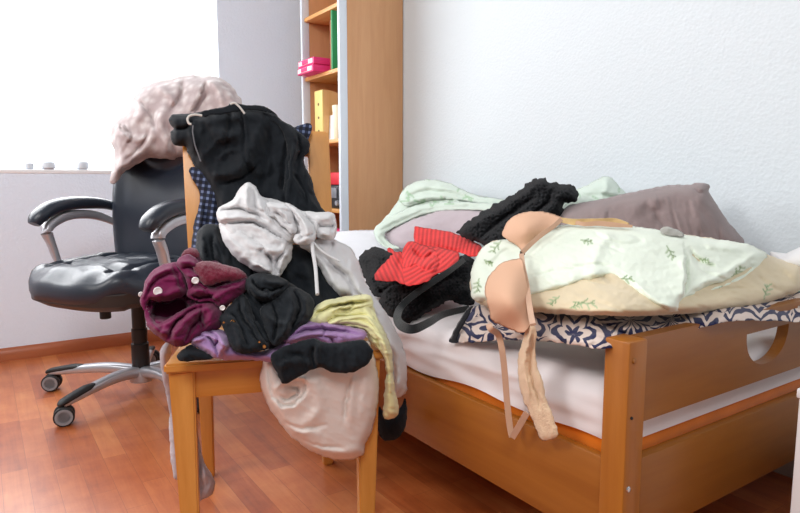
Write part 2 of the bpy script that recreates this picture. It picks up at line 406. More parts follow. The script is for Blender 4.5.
w = MB().box((-3, WY, 0), (WX, WY+.14, SILL-.02), 0).box((WR, WY, SILL-.02), (WX, WY+.14, 2.7), 0).box((-3, WY, 2.3), (WR, WY+.14, 2.7), 0).box((-3, WY, SILL-.02), (-1.1, WY+.14, 2.3), 0)
tag(w.build('wall_window', M_wallw), kind='structure')
M_base = wood('cherry skirting', '#8f4426', '#b4663e', 'x', .6, .35, .2)
def skirting(a, b, inward, name, mat):
    a = Vector(a); b = Vector(b); i = Vector(inward); prof = [(0, 0), (.017, 0), (.017, .03), (.012, .048), (.005, .06), (0, .062)]
    m = MB(); m.prism([a+i*p[0]+Vector((0, 0, p[1])) for p in prof], a, b); tag(m.build(name, mat), kind='structure')
skirting((-3, WY, 0), (WX, WY, 0), (0, -1, 0), 'baseboard_window', M_base)
skirting((WX, -1.2, 0), (WX, WY, 0), (-1, 0, 0), 'baseboard_right', plain('painted skirting', '#9a8a7c', .5))
# window: frame, mullion and glass standing in the opening
M_pvc = plain('white window profile', '#f7f7f7', .35)
m = MB()
for lo, hi in (((-1.1, WY+.06, SILL-.02), (WR, WY+.12, SILL+.004)), ((-1.1, WY+.06, 2.24), (WR, WY+.12, 2.3)), ((WR-.004, WY+.1, SILL), (WR+.0, WY+.12, 2.3)), ((-1.1, WY+.06, SILL), (-1.04, WY+.12, 2.3)), ((-.40, WY+.06, SILL), (-.32, WY+.12, 2.3))): m.box(lo, hi, .006)
wf = m.build('window_1', M_pvc); tag(wf, kind='structure')
gm, nt, b = newmat('window glass'); tr = N(nt, 'ShaderNodeBsdfTransparent'); gl = N(nt, 'ShaderNodeBsdfGlossy', Roughness=.02); mx = N(nt, 'ShaderNodeMixShader'); mx.inputs[0].default_value = .05
L(nt, tr.outputs[0], mx.inputs[1]); L(nt, gl.outputs[0], mx.inputs[2]); L(nt, mx.outputs[0], nt.nodes['Material Output'].inputs['Surface'])
MB().box((-1.04, WY+.088, SILL+.04), (WR-.004, WY+.094, 2.24), 0).build('window_pane', gm, wf)
tag(MB().box((-1.1, WY-.003, SILL-.02), (WR+.0, WY+.06, SILL), .004).build('trim_1', M_white), kind='structure')

# pale things on the sill, nearly lost in the glare
M_glare = plain('pale grey ceramic', '#d3dae2', .5)
for px, r, h, lab, nm in ((29, .022, .03, 'faint low white cup leftmost on the window sill', 'cup'), (48, .034, .037, 'pale grey wide bowl on the window sill, left of the round jar', 'bowl'), (82, .03, .04, 'pale grey round jar on the window sill, nearest the office chair', 'jar')):
    p = aty(px, 166, WY+.025)
    o = MB().lathe([(r*.7, 0), (r, h*.2), (r, h*.8), (r*.85, h), (r*.75, h*.96), (r*.7, h*.3), (.001, h*.25)], 24, (p[0], p[1], SILL)).build(nm, M_glare, loc=(p[0], p[1], SILL)); tag(o, lab, nm)

# ------------------------------------------------------------------ bookcase
bx0, bx1, by0, by1, bh = 1.567, 1.9, 2.79, 3.235, 2.25
bc = empty('bookcase', (1.73, 3.01, 0), 'tall beech bookcase with pale edging and open shelves in the corner', 'bookcase')
def rel(par, o):
    o.data.transform(Matrix.Translation(-Vector(par.location))); o.parent = par; return o
rel(bc, MB().box((bx0, by0, 0), (bx1, by0+.02, bh), .001).build('side_panel', M_case))
rel(bc, MB().box((bx0, by1-.02, 0), (bx1, by1, bh), .001).build('side_panel', M_case))
rel(bc, MB().box((bx1-.008, by0+.02, 0), (bx1, by1-.02, bh), 0).build('back_panel', M_case_in))
rel(bc, MB().box((bx0-.045, by0, 0), (bx0, by0+.022, bh), .004).build('edge_strip', M_pale))
rel(bc, MB().box((bx0-.045, by1-.022, 0), (bx0, by1, bh), .004).build('edge_strip', M_pale))
SH = [.06, .375, .705, 1.065, 1.415, 1.73, 2.23]
for z in SH: rel(bc, MB().box((bx0-.03, by0+.02, z-.02), (bx1-.008, by1-.02, z), .002).build('shelf', M_case_in))
# things on its shelves
def card(c): return plain('card '+c, c, .55, bump=.05)
def solid(name, mb, mat, lab, cat, group=None): o = mb.build(name, mat); c = [sum(v.co[i] for v in o.data.vertices)/len(o.data.vertices) for i in (0, 1)]; z = min(v.co.z for v in o.data.vertices); o.data.transform(Matrix.Translation((-c[0], -c[1], -z))); o.location = (c[0], c[1], z); return tag(o, lab, cat, group)
# upper shelf: pink document boxes poking out, green binder, brown book
def folder_box(y0, z0, x0, lab):
    t = empty('document_box', (x0+.1, y0+.03, z0), lab, 'box', group='pink document boxes')
    rel(t, MB().box((x0, y0, z0), (x0+.27, y0+.19, z0+.035), .003).build('box_body', card('#e62e78')))
    rel(t, MB().box((x0-.004, y0+.012, z0+.006), (x0+.02, y0+.178, z0+.029), .002).build('paper_edge', card('#f7dfe9')))
    rel(t, MB().box((x0-.007, y0+.06, z0+.008), (x0-.003, y0+.13, z0+.027), .001).build('label_slip', card('#d8236a')))
folder_box(2.99, SH[4], 1.475, 'bright pink flat document box lying on the upper shelf, under its twin')
folder_box(3.0, SH[4]+.04, 1.485, 'bright pink flat document box lying on top of another in the bookcase')
solid('ring_binder', MB().box((1.535, 2.888, SH[4]), (1.83, 2.904, SH[4]+.29), .003), card('#1c8a50'), 'thin green binder standing on the upper bookcase shelf', 'binder')
solid('hardback_book', MB().box((1.545, 2.908, SH[4]), (1.8, 2.934, SH[4]+.25), .003), card('#9a5a38'), 'brown book standing beside the thin green binder', 'book')
# middle shelf
mf = empty('magazine_file', (1.6, 3.08, SH[3]), 'wooden magazine file with yellow spotted spine on the middle shelf', 'magazine file')
def mag(y0, y1): return [(1.54, y0, SH[3]), (1.80, y0, SH[3]), (1.80, y0, SH[3]+.06)] + [(1.57+.15*math.cos(a), y0, SH[3]+.09+.172*math.sin(a)) for a in np.linspace(0, PI/2, 10)] + [(1.54, y0, SH[3]+.262)]
rel(mf, MB().prism(mag(3.005, 0), (0, 0, 0), (0, .006, 0)).build('side_panel', M_case_lt)); rel(mf, MB().prism(mag(3.09, 0), (0, 0, 0), (0, .006, 0)).build('side_panel', M_case_lt))
rel(mf, MB().box((1.534, 3.005, SH[3]), (1.541, 3.096, SH[3]+.262), .001).build('spine', card('#e3ca78')))
for k, z in enumerate((.05, .12, .19)): rel(mf, MB().lathe([(.001, -.001), (.007, -.001), (.007, .0015), (.001, .002)], 14, (1.533, 3.05, SH[3]+z), (-1, 0, 0)).build('finger_hole' if k == 1 else 'spot', card('#7a6230')))
solid('greeting_card', MB().box((1.57, 2.928, SH[3]), (1.578, 3.0, SH[3]+.13), .001, rot=Matrix.Rotation(.05, 3, 'Y')), card('#eceaea'), 'white card standing between the yellow file and the cream pot', 'card')
p0 = (1.57, 2.892, SH[3])
o = MB().lathe([(.024, 0), (.028, .005), (.032, .13), (.034, .17), (.031, .172), (.028, .165), (.001, .16)], 24, p0).build('pot', card('#efe6c8'), loc=p0); tag(o, 'slim cream pot on the middle bookcase shelf by the pale edging', 'pot')
# lower shelves
solid('red_box', MB().box((1.56, 2.86, SH[2]+.125), (1.72, 3.02, SH[2]+.19), .006), card('#d8182c'), 'small red box resting on the black radio in the bookcase', 'box')
rd = empty('radio', (1.62, 2.9, SH[2]), 'black and grey radio on the lower bookcase shelf under a red box', 'radio')
rel(rd, MB().box((1.56, 2.845, SH[2]), (1.75, 3.04, SH[2]+.125), .012, 3).build('case', plain('black casing', '#222428', .4)))
rel(rd, MB().box((1.553, 2.90, SH[2]+.055), (1.562, 3.02, SH[2]+.11), .004).build('speaker_panel', plain('grey grille', '#7c7f86', .5)))
rel(rd, MB().lathe([(.001, 0), (.014, 0), (.013, .012), (.001, .013)], 18, (1.56, 2.895, SH[2]+.03), (-1, 0, 0)).build('dial', M_silver))
solid('pink_box', MB().box((1.55, 2.83, SH[1]), (1.78, 3.0, SH[1]+.22), .006), card('#e02c6e'), 'pink carton on the bookcase shelf below the radio', 'box')

# ------------------------------------------------------------------ bed
X0, X1, Y0, Y1 = .91, 1.892, .643, 2.725
bed = empty('bed_frame', (X0+.025, Y0+.025, 0), 'beech single bed frame with handle hole in its footboard', 'bed')
PW = .052
for (x, y, h) in ((X0, Y0, .574), (X1-PW, Y0, .574), (X0, Y1-PW, .40), (X1-PW, Y1-PW, .40)):
    po = rel(bed, MB().box((x, y, 0), (x+PW, y+PW, h), .004).build('post', M_bed))
    if y == Y0 and x == X0:
        for z, r, mt, nm in ((.54, .0055, M_bed_x, 'wood_plug'), (.437, .0028, M_blackplastic, 'screw_hole'), (.305, .0058, M_chrome, 'bolt')):
            q = MB().lathe([(r, -.001), (r, .0012), (r*.7, .003), (.0006, .0034)], 18, (x+.013, y, z), (0, -1, 0)).build(nm, mt)
            q.data.transform(Matrix.Translation(-Vector(bed.location))); q.parent = po
rel(bed, MB().box((X0+.008, Y0+PW, .172), (X0+.03, Y1-PW, .345), .003).build('side_rail', M_bed_y))
rel(bed, MB().box((X1-.03, Y0+PW, .172), (X1-.008, Y1-PW, .345), .003).build('side_rail', M_bed_y))
rel(bed, MB().box((X0+PW, Y0+.012, .18), (X1-PW, Y0+.034, .345), .003).build('end_rail', M_bed_x))
rel(bed, MB().box((X0+PW, Y1-.034, .18), (X1-PW, Y1-.012, .345), .003).build('end_rail', M_bed_x))
# footboard panel with a D-shaped hand hole
hx, hz, hr, = 1.418, .528, .092
outer = [(X0+PW, .415), (X1-PW, .415), (X1-PW, .574), (X0+PW, .574)]
hole = [(hx-hr, hz), (hx+hr, hz)]+[(hx+hr*math.cos(a), hz-.078*abs(math.sin(a))**.85) for a in np.linspace(-.12, -PI+.12, 24)]
def panel_hole(y0, y1):
    vs = [Vector(p) for p in outer]+[Vector(p) for p in hole]; no = 4; nh = len(hole)
    e = [(i, (i+1) % 4) for i in range(4)]+[(4+i, 4+(i+1) % nh) for i in range(nh)]
    r = delaunay_2d_cdt(vs, e, [list(range(4)), list(range(4, 4+nh))[::-1]], 1, 1e-6)
    P = r[0]; F2 = [f for f in r[2] if not inside(np.array([[sum(P[i].x for i in f)/3, sum(P[i].y for i in f)/3]]), np.array(hole))[0]]
    n = len(P); V = [(p.x, y0, p.y) for p in P]+[(p.x, y1, p.y) for p in P]
    Fs = [tuple(f) for f in F2]+[tuple(n+i for i in f[::-1]) for f in F2]
    cnt = {}
    for f in F2:
        for a, b in zip(f, f[1:]+f[:1]): cnt[(a, b)] = 1
    for (a, b) in list(cnt):
        if (b, a) not in cnt: Fs.append((b, a, n+a, n+b))
    return V, Fs
V, Fs = panel_hole(Y0+.012, Y0+.036)
o = mesh_obj('footboard_panel', V, Fs, M_bed_x, None, False); bm = bmesh.new(); bm.from_mesh(o.data); bmesh.ops.recalc_face_normals(bm, faces=bm.faces[:]); bm.to_mesh(o.data); bm.free(); rel(bed, o)
for k in range(12): rel(bed, MB().box((X0+.03, Y0+.09+k*.165, .285), (X1-.03, Y0+.16+k*.165, .3), .002).build('slat', M_beech_x))
# mattress (orange ticking) and its white fitted sheet
M_tick = fabric('orange mattress ticking', '#e87a10', var=.1)
solid('mattress', MB().box((X0+.036, Y0+.045, .302), (X1-.036, Y1-.05, .455), .02, 4), M_tick, 'orange mattress showing below the white sheet by the footboard', 'mattress')
def fitted_sheet():
    x0, x1, y0, y1, zt = X0+.026, X1-.026, Y0+.04, Y1-.045, .478
    nu, nv = 150, 260; verts = []; faces = []
    # u runs over the section (hem, side, top, side, hem), v along the bed
    for j in range(nv+1):
        v = j/nv; y = y0+(y1-y0)*v
        for i in range(nu+1):
            u = i/nu*2-1
            # section coordinate: sides take 26 % of the parameter each
            if abs(u) > .7: f = (abs(u)-.7)/.3; x = 1.0; zz = 1-f
            else: x = abs(u)/.7; zz = 1.
            hem = .348+.018*ss(np.array((.35-v)*6)).item()+.004*math.sin(v*40)
            r = .045; w = (x1-x0)/2
            X = math.copysign(w*x, u); Z_ = hem+(zt-hem)*zz
            # soft rounded top edges
            dxe = w-abs(X); dze = zt-Z_
            if dxe < r and dze < r:
                a = math.atan2(r-dze, r-dxe); X = math.copysign(w-r+r*math.cos(a), u); Z_ = zt-r+r*math.sin(a)
            ve = min(v, 1-v)*(y1-y0); drop = 0
            if ve < r: drop = r-math.sqrt(max(0, r*r-(r-ve)**2))
            Z_ = max(hem, Z_-drop*(1 if zz > .6 else 0))
            verts.append(((x0+x1)/2+X, y, Z_))
    V = np.array(verts); 
    n1 = noise2(V[:, 1]*2.2, V[:, 2]*26+V[:, 0]*5, 3); n2 = noise2(V[:, 1]*7+V[:, 2]*9, V[:, 2]*34, 8); n3 = noise2(V[:, 0]*9, V[:, 1]*7, 5)
    side = np.abs(V[:, 0]-(x0+x1)/2) > (x1-x0)/2-.02
    d = .006*n1*(1-np.abs(n1))+.0045*n2
    V[:, 0] += np.where(side, np.sign(V[:, 0]-(x0+x1)/2)*d*1.3, 0); V[:, 2] += np.where(side, 0, .008*n3)
    for j in range(nv):
        for i in range(nu):
            a = j*(nu+1)+i; faces.append((a, a+nu+1, a+nu+2, a+1))
    # closing flaps at foot and head
    for j, s in ((0, 1), (nv, -1)):
        base = j*(nu+1); top = [base+i for i in range(nu+1)]
        low = []
        for i in range(nu+1):
            x, y, z = V[base+i]; low.append(len(V)); V = np.vstack([V, [[x, y+(0 if s > 0 else 0), .365 if s > 0 else .35]]])
        for i in range(nu): 
            f = (top[i], top[i+1], low[i+1], low[i]); faces.append(f if s > 0 else f[::-1])
    o = mesh_obj('fitted_sheet', V, faces, fabric('white sheet cotton', '#e9e3e4', var=.02, bump=.1), None, True, ((x0+x1)/2, (y0+y1)/2, .35))
    bm = bmesh.new(); bm.from_mesh(o.data); bmesh.ops.recalc_face_normals(bm, faces=bm.faces[:]); bm.to_mesh(o.data); bm.free()
    return tag(o, 'white fitted sheet wrinkled around the bed mattress', 'sheet')
fitted_sheet()

# ------------------------------------------------------------------ white cabinet at the right border
c0 = aty(794.5, 450, .50); zt = aty(797, 390, .50)[2]
cb = empty('white_cabinet', (c0[0]+.22, .33, 0), 'white cabinet standing before the footboard at the right border', 'cabinet')
rel(cb, MB().box((c0[0], .16, .0), (c0[0]+.44, .50, zt-.018), .003).build('carcass', M_white)); rel(cb, MB().box((c0[0], .155, zt-.018), (c0[0]+.45, .505, zt), .003).build('top_board', M_white))

# ------------------------------------------------------------------ wooden chair
chair = empty('wooden_chair', (.5305, 1.2705, 0), 'beech wooden chair buried under a heap of clothes', 'chair', math.atan2(-.339, .941))
ST = .46
def cpart(mb, name, mat): o = mb.build(name, mat); o.parent = chair; return o
cpart(MB().prism([(-.243, 0, ST-.022), (.243, 0, ST-.022), (.238, .04, ST-.022), (.2, .43, ST-.022), (-.2, .43, ST-.022), (-.238, .04, ST-.022)], (0, 0, 0), (0, 0, .022), .005), 'seat', M_beech_x)
def leg(u0, v0, u1, v1, z0, z1, w0, w1, d0=None, d1=None):
    d0 = d0 or w0; d1 = d1 or w1
    def r(u, v, z, w, d): return [(u-w/2, v-d/2, z), (u+w/2, v-d/2, z), (u+w/2, v+d/2, z), (u-w/2, v+d/2, z)]
    m = MB(); m.loft([r(u0, v0, z0, w0, d0), r(u1, v1, z1, w1, d1)]); bmesh.ops.bevel(m.bm, geom=m.bm.edges[:], offset=.004, segments=2, affect='EDGES'); return m
for s in (-1, 1): cpart(leg(s*.203, .04, s*.208, .038, 0, ST-.022, .036, .054, .036, .048), 'leg', M_beech)
for s in (-1, 1):
    m = MB(); rings = []
    for z, u, v, w, d in ((0, .172, .425, .03, .036), (.2, .172, .41, .036, .042), (ST, .172, .40, .046, .044), (.6, .174, .415, .056, .036), (.8, .178, .45, .062, .03), (.97, .182, .49, .064, .026), (.995, .182, .495, .058, .02)):
        q_ = s*u-.012-(.018*max(0, (z-.3))/.7 if s > 0 else 0); rings.append([(q_-w/2, v-d/2, z), (q_+w/2, v-d/2, z), (q_+w/2, v+d/2, z), (q_-w/2, v+d/2, z)])
    m.loft(rings); bmesh.ops.bevel(m.bm, geom=[e for e in m.bm.edges if e.calc_face_angle(0) > .5], offset=.004, segments=2, affect='EDGES'); cpart(m, 'back_post', M_beech)
cpart(MB().box((-.185, .025, ST-.087), (.185, .045, ST-.022), .003), 'apron', M_beech_x)
cpart(MB().box((-.16, .395, ST-.087), (.16, .415, ST-.022), .003), 'apron', M_beech_x)
for s in (-1, 1): cpart(MB().prism([(s*.215, .055, ST-.08), (s*.215, .055, ST-.022), (s*.172, .39, ST-.022), (s*.172, .39, ST-.08)], (0, 0, 0), (-s*.02, 0, 0)), 'apron', M_beech)
for z, v, h in ((.955, .487, .07), (.8, .452, .05), (.66, .428, .05)):
    cpart(MB().box((-.17, v-.009, z-h/2), (.135, v+.009, z+h/2), .004), 'back_rail', M_beech_x)

# ------------------------------------------------------------------ office chair
HEAD = 208.; SO = .06; AZ = .045
off = empty('office_chair', (.50, 2.62, 0), 'black leather office chair on a silver star base by the window', 'office chair', math.radians(HEAD))
def opart(mb, name, mat, par=off, angle=38): o = mb.build(name, mat, None, True, angle); o.parent = par; return o
# local axes: +x the way it faces, +y its left hand
opart(MB().lathe([(.032, .075), (.034, .085), (.034, .20), (.030, .205), (.030, .26), (.026, .262), (.026, .385), (.001, .386)], 28), 'gas_cylinder', M_blackplastic)
opart(MB().lathe([(.001, .045), (.045, .046), (.05, .06), (.047, .095), (.034, .1)], 28), 'hub', M_silver)
M_ring = plain('grey ring', '#8b8b8f', .4)
for k in range(5):
    a = math.radians(144+72*k-HEAD)
    ca, sa = math.cos(a), math.sin(a); q = lambda r, z: (r*1.085*ca, r*1.085*sa, z)
    lg = opart(MB().sweep([q(.03, .088), q(.12, .098), q(.22, .092), q(.31, .080), q(.348, .074)], [(.026, .022), (.024, .020), (.022, .017), (.019, .013), (.014, .010)], 16, power=3), 'leg', M_silver)
    opart(MB().sweep([q(.205, .101), q(.25, .099), q(.30, .091), q(.345, .082), q(.362, .074)], [(.012, .006), (.021, .012), (.020, .011), (.018, .010), (.008, .006)], 16, power=2.6), 'foot_pad', M_rubber, lg)
    cs = MB(); c = Vector(q(.345, .0345)); yaw_ = math.radians(-HEAD+(250, 262, 215, 290, 240)[k]); ax = Vector((math.cos(yaw_), math.sin(yaw_), 0))
    for s in (-1, 1): cs.lathe([(.008, -.009), (.027, -.010), (.034, -.007), (.034, .007), (.030, .0095), (.021, .010), (.016, .0085), (.001, .0085)], 26, c+ax*s*.018, ax*s)
    cs.lathe([(.007, -.01), (.007, .01)], 10, c, ax); cs.lathe([(.007, .0), (.007, .03)], 10, c+Vector((0, 0, .005)), (0, 0, 1))
    cas = opart(cs, 'caster', M_rubber, lg)
    for s in (-1, 1): opart(MB().lathe([(.020, -.0005), (.0285, -.0005), (.0285, .0008), (.020, .0008), (.020, -.0005)], 26, c+ax*s*.0285, ax*s), 'caster_ring', M_ring, lg)
opart(MB().box((-.12, -.09, .375), (.12, .09, .41), .01).box((-.02, -.16, .382), (.02, -.09, .4), .005), 'tilt_mechanism', M_blackplastic)
opart(MB().lathe([(.016, -.04), (.02, -.038), (.02, .02), (.014, .03)], 18, (.17, .03, .378), (0, 0, 1)), 'tension_knob', M_blackplastic)
def seat_mesh():
    nu, nr = 96, 34; V = []; Fc = []
    def outline(t):
        c, s = math.cos(t), math.sin(t); n = 3.2
        return .265*math.copysign(abs(c)**(2/n), c)+.0, (.262-.012*c)*math.copysign(abs(s)**(2/n), s)
    for j in range(nr+1):
        r = j/nr
        for i in range(nu):
            t = 2*PI*i/nu; x, y = outline(t); x *= r; y *= r
            z = .525-.055*r**5-.012*(x/.26)*(1 if x > 0 else .2)
            # stitched channels: a U-shaped inner pad with thick side and front bolsters
            m = abs(y)/.26; z += .016*math.exp(-((m-.82)/.13)**2)-.026*math.exp(-((m-.60)/.04)**2)*(x < .18)
            z += .012*math.exp(-((x-.20)/.05)**2)-.026*math.exp(-((x-.125)/.016)**2)*(m < .75)
            z -= .008*math.exp(-((x+.02)/.012)**2)*(m < .6)
            V.append((x, y, z))
    n1 = len(V); V = np.array(V); V[:, 2] += .007*noise2(V[:, 0]*13, V[:, 1]*8, 4)*1.3+.004*noise2(V[:, 0]*30, V[:, 1]*14, 9); V = V.tolist()
    for j in range(nr):
        for i in range(nu):
            a = j*nu+i; b = j*nu+(i+1) % nu; Fc.append((a, a+nu, b+nu, b))
    # rounded rim down to the shell
    last = nr*nu; rim = [V[last+i] for i in range(nu)]; prev = last
    for k, (o_, dz_) in enumerate(((1.018, -.018), (1.02, -.04), (1.0, -.06), (.96, -.068))):
        st = len(V)
        for i in range(nu): x, y, z = rim[i]; V.append((x*o_, y*o_, z+dz_))
        for i in range(nu): Fc.append((prev+i, st+i, st+(i+1) % nu, prev+(i+1) % nu))
        prev = st
    return [(x*1.07+SO, y*1.07, z+.028) for x, y, z in V], Fc
V, Fc = seat_mesh(); o = mesh_obj('seat', V, Fc, M_leather); o.parent = off
m = MB(); rings = []
for z, k in ((.40, .6), (.402, .86), (.425, .99), (.465, 1.0), (.478, .96)):
    r = []
    for i in range(64):
        t = 2*PI*i/64; c, s = math.cos(t), math.sin(t); r.append((SO+.283*k*math.copysign(abs(c)**.625, c), .280*k*math.copysign(abs(s)**.625, s), z-.006*(c > .5)))
    rings.append(r)
m.loft(rings); opart(m, 'seat_shell', plain('brown black shell', '#2a2422', .5))
def backrest():
    nu, nv = 60, 60; V = []; Fc = []
    def fr(u, v, side):  # u -1..1 across, v 0..1 up
        hw = .25+.035*math.sin(min(1, v*1.5)*PI*.5)-.05*max(0, v-.72)**1.3*4
        z = .49+.77*v; lean = -.20+SO*.7-.03*math.sin(v*PI)*0-.17*v+.05*math.sin(v*PI)
        n = 3.4; rr = (1-abs(u)**n)**(1/n) if abs(u) < 1 else 0
        top = 1 if v < .9 else math.sqrt(max(0, 1-((v-.9)/.1)**2)); hw *= (.55+.45*top) if v > .9 else 1
        th = .052*rr*(.35+.65*top)*(1 if v > .05 else v/.05*.6+.4)
        x = lean+.035*abs(u)**2.2 + (th if side > 0 else -th*.8)
        if side > 0:
            def edge(d): return math.exp(-(d/.022)**2)
            # head pad: raised panel with round lower end
            pv = v-.62+.10*(1-(abs(u)/.62)**2 if abs(u) < .62 else 0)
            if abs(u) < .66 and v > .5: x -= .016*edge(pv); x += .014*ss(np.array(pv*14)).item()*ss(np.array((.66-abs(u))*8)).item()
            x -= .012*edge(abs(u)-.68)*(1 if v > .54 else 0)
            x += .008*math.exp(-((abs(u)-.86)/.1)**2)
        return (x, u*hw, z)
    for side in (1, -1):
        for j in range(nv+1):
            for i in range(nu+1):
                u = -math.cos(PI*i/nu); V.append(fr(u, j/nv, side))
    S = (nu+1)*(nv+1)
    for s in (0, 1):
        for j in range(nv):
            for i in range(nu):
                a = s*S+j*(nu+1)+i; f = (a, a+1, a+nu+2, a+nu+1); Fc.append(f if s == 0 else f[::-1])
    return V, Fc
V, Fc = backrest(); o = mesh_obj('backrest', V, Fc, M_leather)
bm = bmesh.new(); bm.from_mesh(o.data); bmesh.ops.remove_doubles(bm, verts=bm.verts[:], dist=.0008)
be = [e for e in bm.edges if len(e.link_faces) == 1]; 
if be: bmesh.ops.holes_fill(bm, edges=be, sides=0)
bmesh.ops.recalc_face_normals(bm, faces=bm.faces[:]); bm.to_mesh(o.data); bm.free(); o.data.polygons.foreach_set('use_smooth', [True]*len(o.data.polygons)); o.parent = off
for s in (-1, 1):
    y = s*.315
    sx = SO+.02
    ar = opart(MB().sweep([(sx-.265, s*.275, .670+AZ), (sx-.21, s*.305, .700+AZ), (sx-.13, y, .713+AZ), (sx-.03, y, .714+AZ), (sx+.05, y, .698+AZ), (sx+.105, y, .665+AZ), (sx+.125, y, .638+AZ)], [(.016, .014), (.026, .020), (.034, .025), (.038, .027), (.040, .029), (.038, .027), (.026, .018)], 20, power=2.5), 'armrest', M_leather)
    opart(MB().sweep([(sx-.25, s*.285, .61+AZ), (sx-.16, y, .655+AZ), (sx-.06, y, .668+AZ), (sx+.02, y, .655+AZ), (sx+.075, y, .615+AZ), (sx+.06, y, .555+AZ), (sx+.03, s*.305, .49), (sx+.01, s*.26, .43)], [(.012, .012), (.019, .018), (.021, .019), (.023, .02), (.025, .018), (.022, .014), (.02, .012), (.014, .01)], 18, power=3), 'arm_support', M_silver, ar)
# ------------------------------------------------------------------ clothes on the wooden chair
CB = np.array([.339, .941]); CO = np.array([.5305, 1.2705])
def dch(px, py, v):      # depth where the line of sight meets the upright plane v metres behind the seat's front edge
    r = ray(px, py)[:2]; return (v+CB@CO)/(CB@r)
def A(fn, *p): return [(p[i], p[i+1], fn(p[i], p[i+1], p[i+2])) for i in range(0, len(p), 3)]
_heap = rbf_fit(A(dch, 165, 355, .05, 275, 358, .0, 380, 350, .02, 225, 275, .20, 285, 260, .22, 340, 300, .16, 240, 200, .34, 330, 235, .32, 150, 300, .14))
def heap(off, *pts): return [(x, y, float(_heap(np.array([[x, y]], float))[0])-off) for x, y in zip(pts[::2], pts[1::2])]
HP = (150, 345, 275, 358, 385, 350, 150, 240, 260, 240, 345, 240, 260, 185, 340, 300, 200, 300)
zA = Z(160, 95, 4.278); zB = Z(190, 175, 3.478); zC = Z(135, 235, 3.944); zD = Z(250, 290, 2.847); z3 = Z(130, 230, 1.814); zG = Z(150, 330, 2.8)
def piece(par, name, outline, off, mat, T=.022, edge=7, seed=1, strokes=(), waves=(), back=.02, sp=1.4, **kw):
    return cloth(name, outline, heap(off, *HP), mat, parent=par, T=T, edge=edge, back=back, sp=sp, seed=seed, strokes=strokes, waves=waves, **kw)

# navy checked shirt under the black trousers
def plaid():
    m, nt, b = newmat('navy check'); uv = N(nt, 'ShaderNodeUVMap'); sp = N(nt, 'ShaderNodeSeparateXYZ'); L(nt, uv.outputs[0], sp.inputs[0])
    outs = []
    for k in (0, 1):
        w = N(nt, 'ShaderNodeMath', operation='MULTIPLY'); L(nt, sp.outputs[k], w.inputs[0]); w.inputs[1].default_value = 2*PI/.017
        s = N(nt, 'ShaderNodeMath', operation='SINE'); L(nt, w.outputs[0], s.inputs[0])
        g = N(nt, 'ShaderNodeMath', operation='GREATER_THAN'); L(nt, s.outputs[0], g.inputs[0]); g.inputs[1].default_value = .25; outs.append(g)
    ad = N(nt, 'ShaderNodeMath', operation='ADD'); L(nt, outs[0].outputs[0], ad.inputs[0]); L(nt, outs[1].outputs[0], ad.inputs[1])
    hf = N(nt, 'ShaderNodeMath', operation='MULTIPLY'); L(nt, ad.outputs[0], hf.inputs[0]); hf.inputs[1].default_value = .5
    L(nt, ramp(nt, hf.outputs[0], [(0, rgb('#10131f')), (.5, rgb('#232b45')), (1, rgb('#6b7898'))]), b.inputs['Base Color']); b.inputs['Roughness'].default_value = .9
    return m
o = cloth('checked_shirt', [(189, 170), (206, 165), (250, 150), (303, 124), (312, 131), (300, 150), (262, 195), (228, 240), (210, 262), (192, 256), (194, 225), (200, 195)], A(dch, 190, 250, .385, 230, 250, .385, 305, 128, .452, 200, 170, .43), plaid(), T=.016, edge=5, back=.005, sp=2, waves=[(.006, 14, 80, 3)], uvrot=8, strokes=[([(203, 190), (199, 250)], 3, .008), ([(213, 200), (212, 255)], 3, .007)], seed=2)
tag(o, 'navy checked shirt hanging under the black trousers on the wooden chair back', 'shirt')

M_blk = fabric('black jersey', '#181c21', sheen=.06, var=.12)
o = cloth('black_trousers', zA(36, 108, 52, 84, 90, 82, 130, 78, 180, 70, 240, 58, 285, 48, 300, 34, 330, 36, 370, 44, 430, 46, 470, 62, 505, 88, 520, 110, 560, 130, 600, 162, 632, 190, 641, 215, 634, 245, 614, 270, 622, 310, 648, 360, 665, 430, 690, 480, 706, 515, 600, 540, 420, 560, 270, 520, 235, 440, 185, 365, 150, 310, 120, 250, 108, 222, 62, 215, 48, 190, 46, 160, 60, 145, 46, 128),
    A(dch, 172, 120, .47, 235, 103, .48, 318, 145, .44, 325, 215, .36, 205, 185, .42, 250, 225, .35), M_blk, T=.036, edge=12, back=.02, sp=1.7, seed=3,
    waves=[(.0085, 22, 62, 2.6), (.0035, 9, 75, 2.5)],
    strokes=[(zA(140, 150, 150, 220, 180, 290), 5, .010), (zA(195, 230, 220, 180, 280, 170, 340, 190, 355, 250, 315, 315, 225, 335), 7, .014), (zA(200, 250, 250, 195, 320, 180), 3, .010), (zA(160, 110, 250, 110, 340, 90, 430, 100), 5, .010), (zA(300, 90, 380, 130, 420, 200), 4, .009), (zA(220, 345, 320, 330, 400, 260), 4, .010), (zA(260, 380, 360, 350, 430, 290), 3, -.010), (zA(180, 120, 175, 200, 200, 300), 4, .010), (zA(250, 280, 290, 240, 345, 232), 3, .007), (zA(215, 130, 280, 160, 360, 150), 5, .009),
             (zA(440, 90, 420, 180, 370, 260, 340, 330), 6, .014), (zA(470, 140, 455, 260, 430, 400), 5, -.008), (zA(530, 110, 545, 200, 530, 300, 520, 420), 3.5, -.013), (zA(545, 120, 560, 210, 545, 320, 600, 420, 680, 490), 5, .012), (zA(180, 380, 240, 440, 300, 470), 6, .009), (zA(60, 146, 110, 140, 140, 110), 3, -.014), (zA(520, 400, 510, 460, 500, 500), 4, .008)])
tag(o, 'black jersey trousers with pale drawstring draped over the wooden chair back', 'trousers')
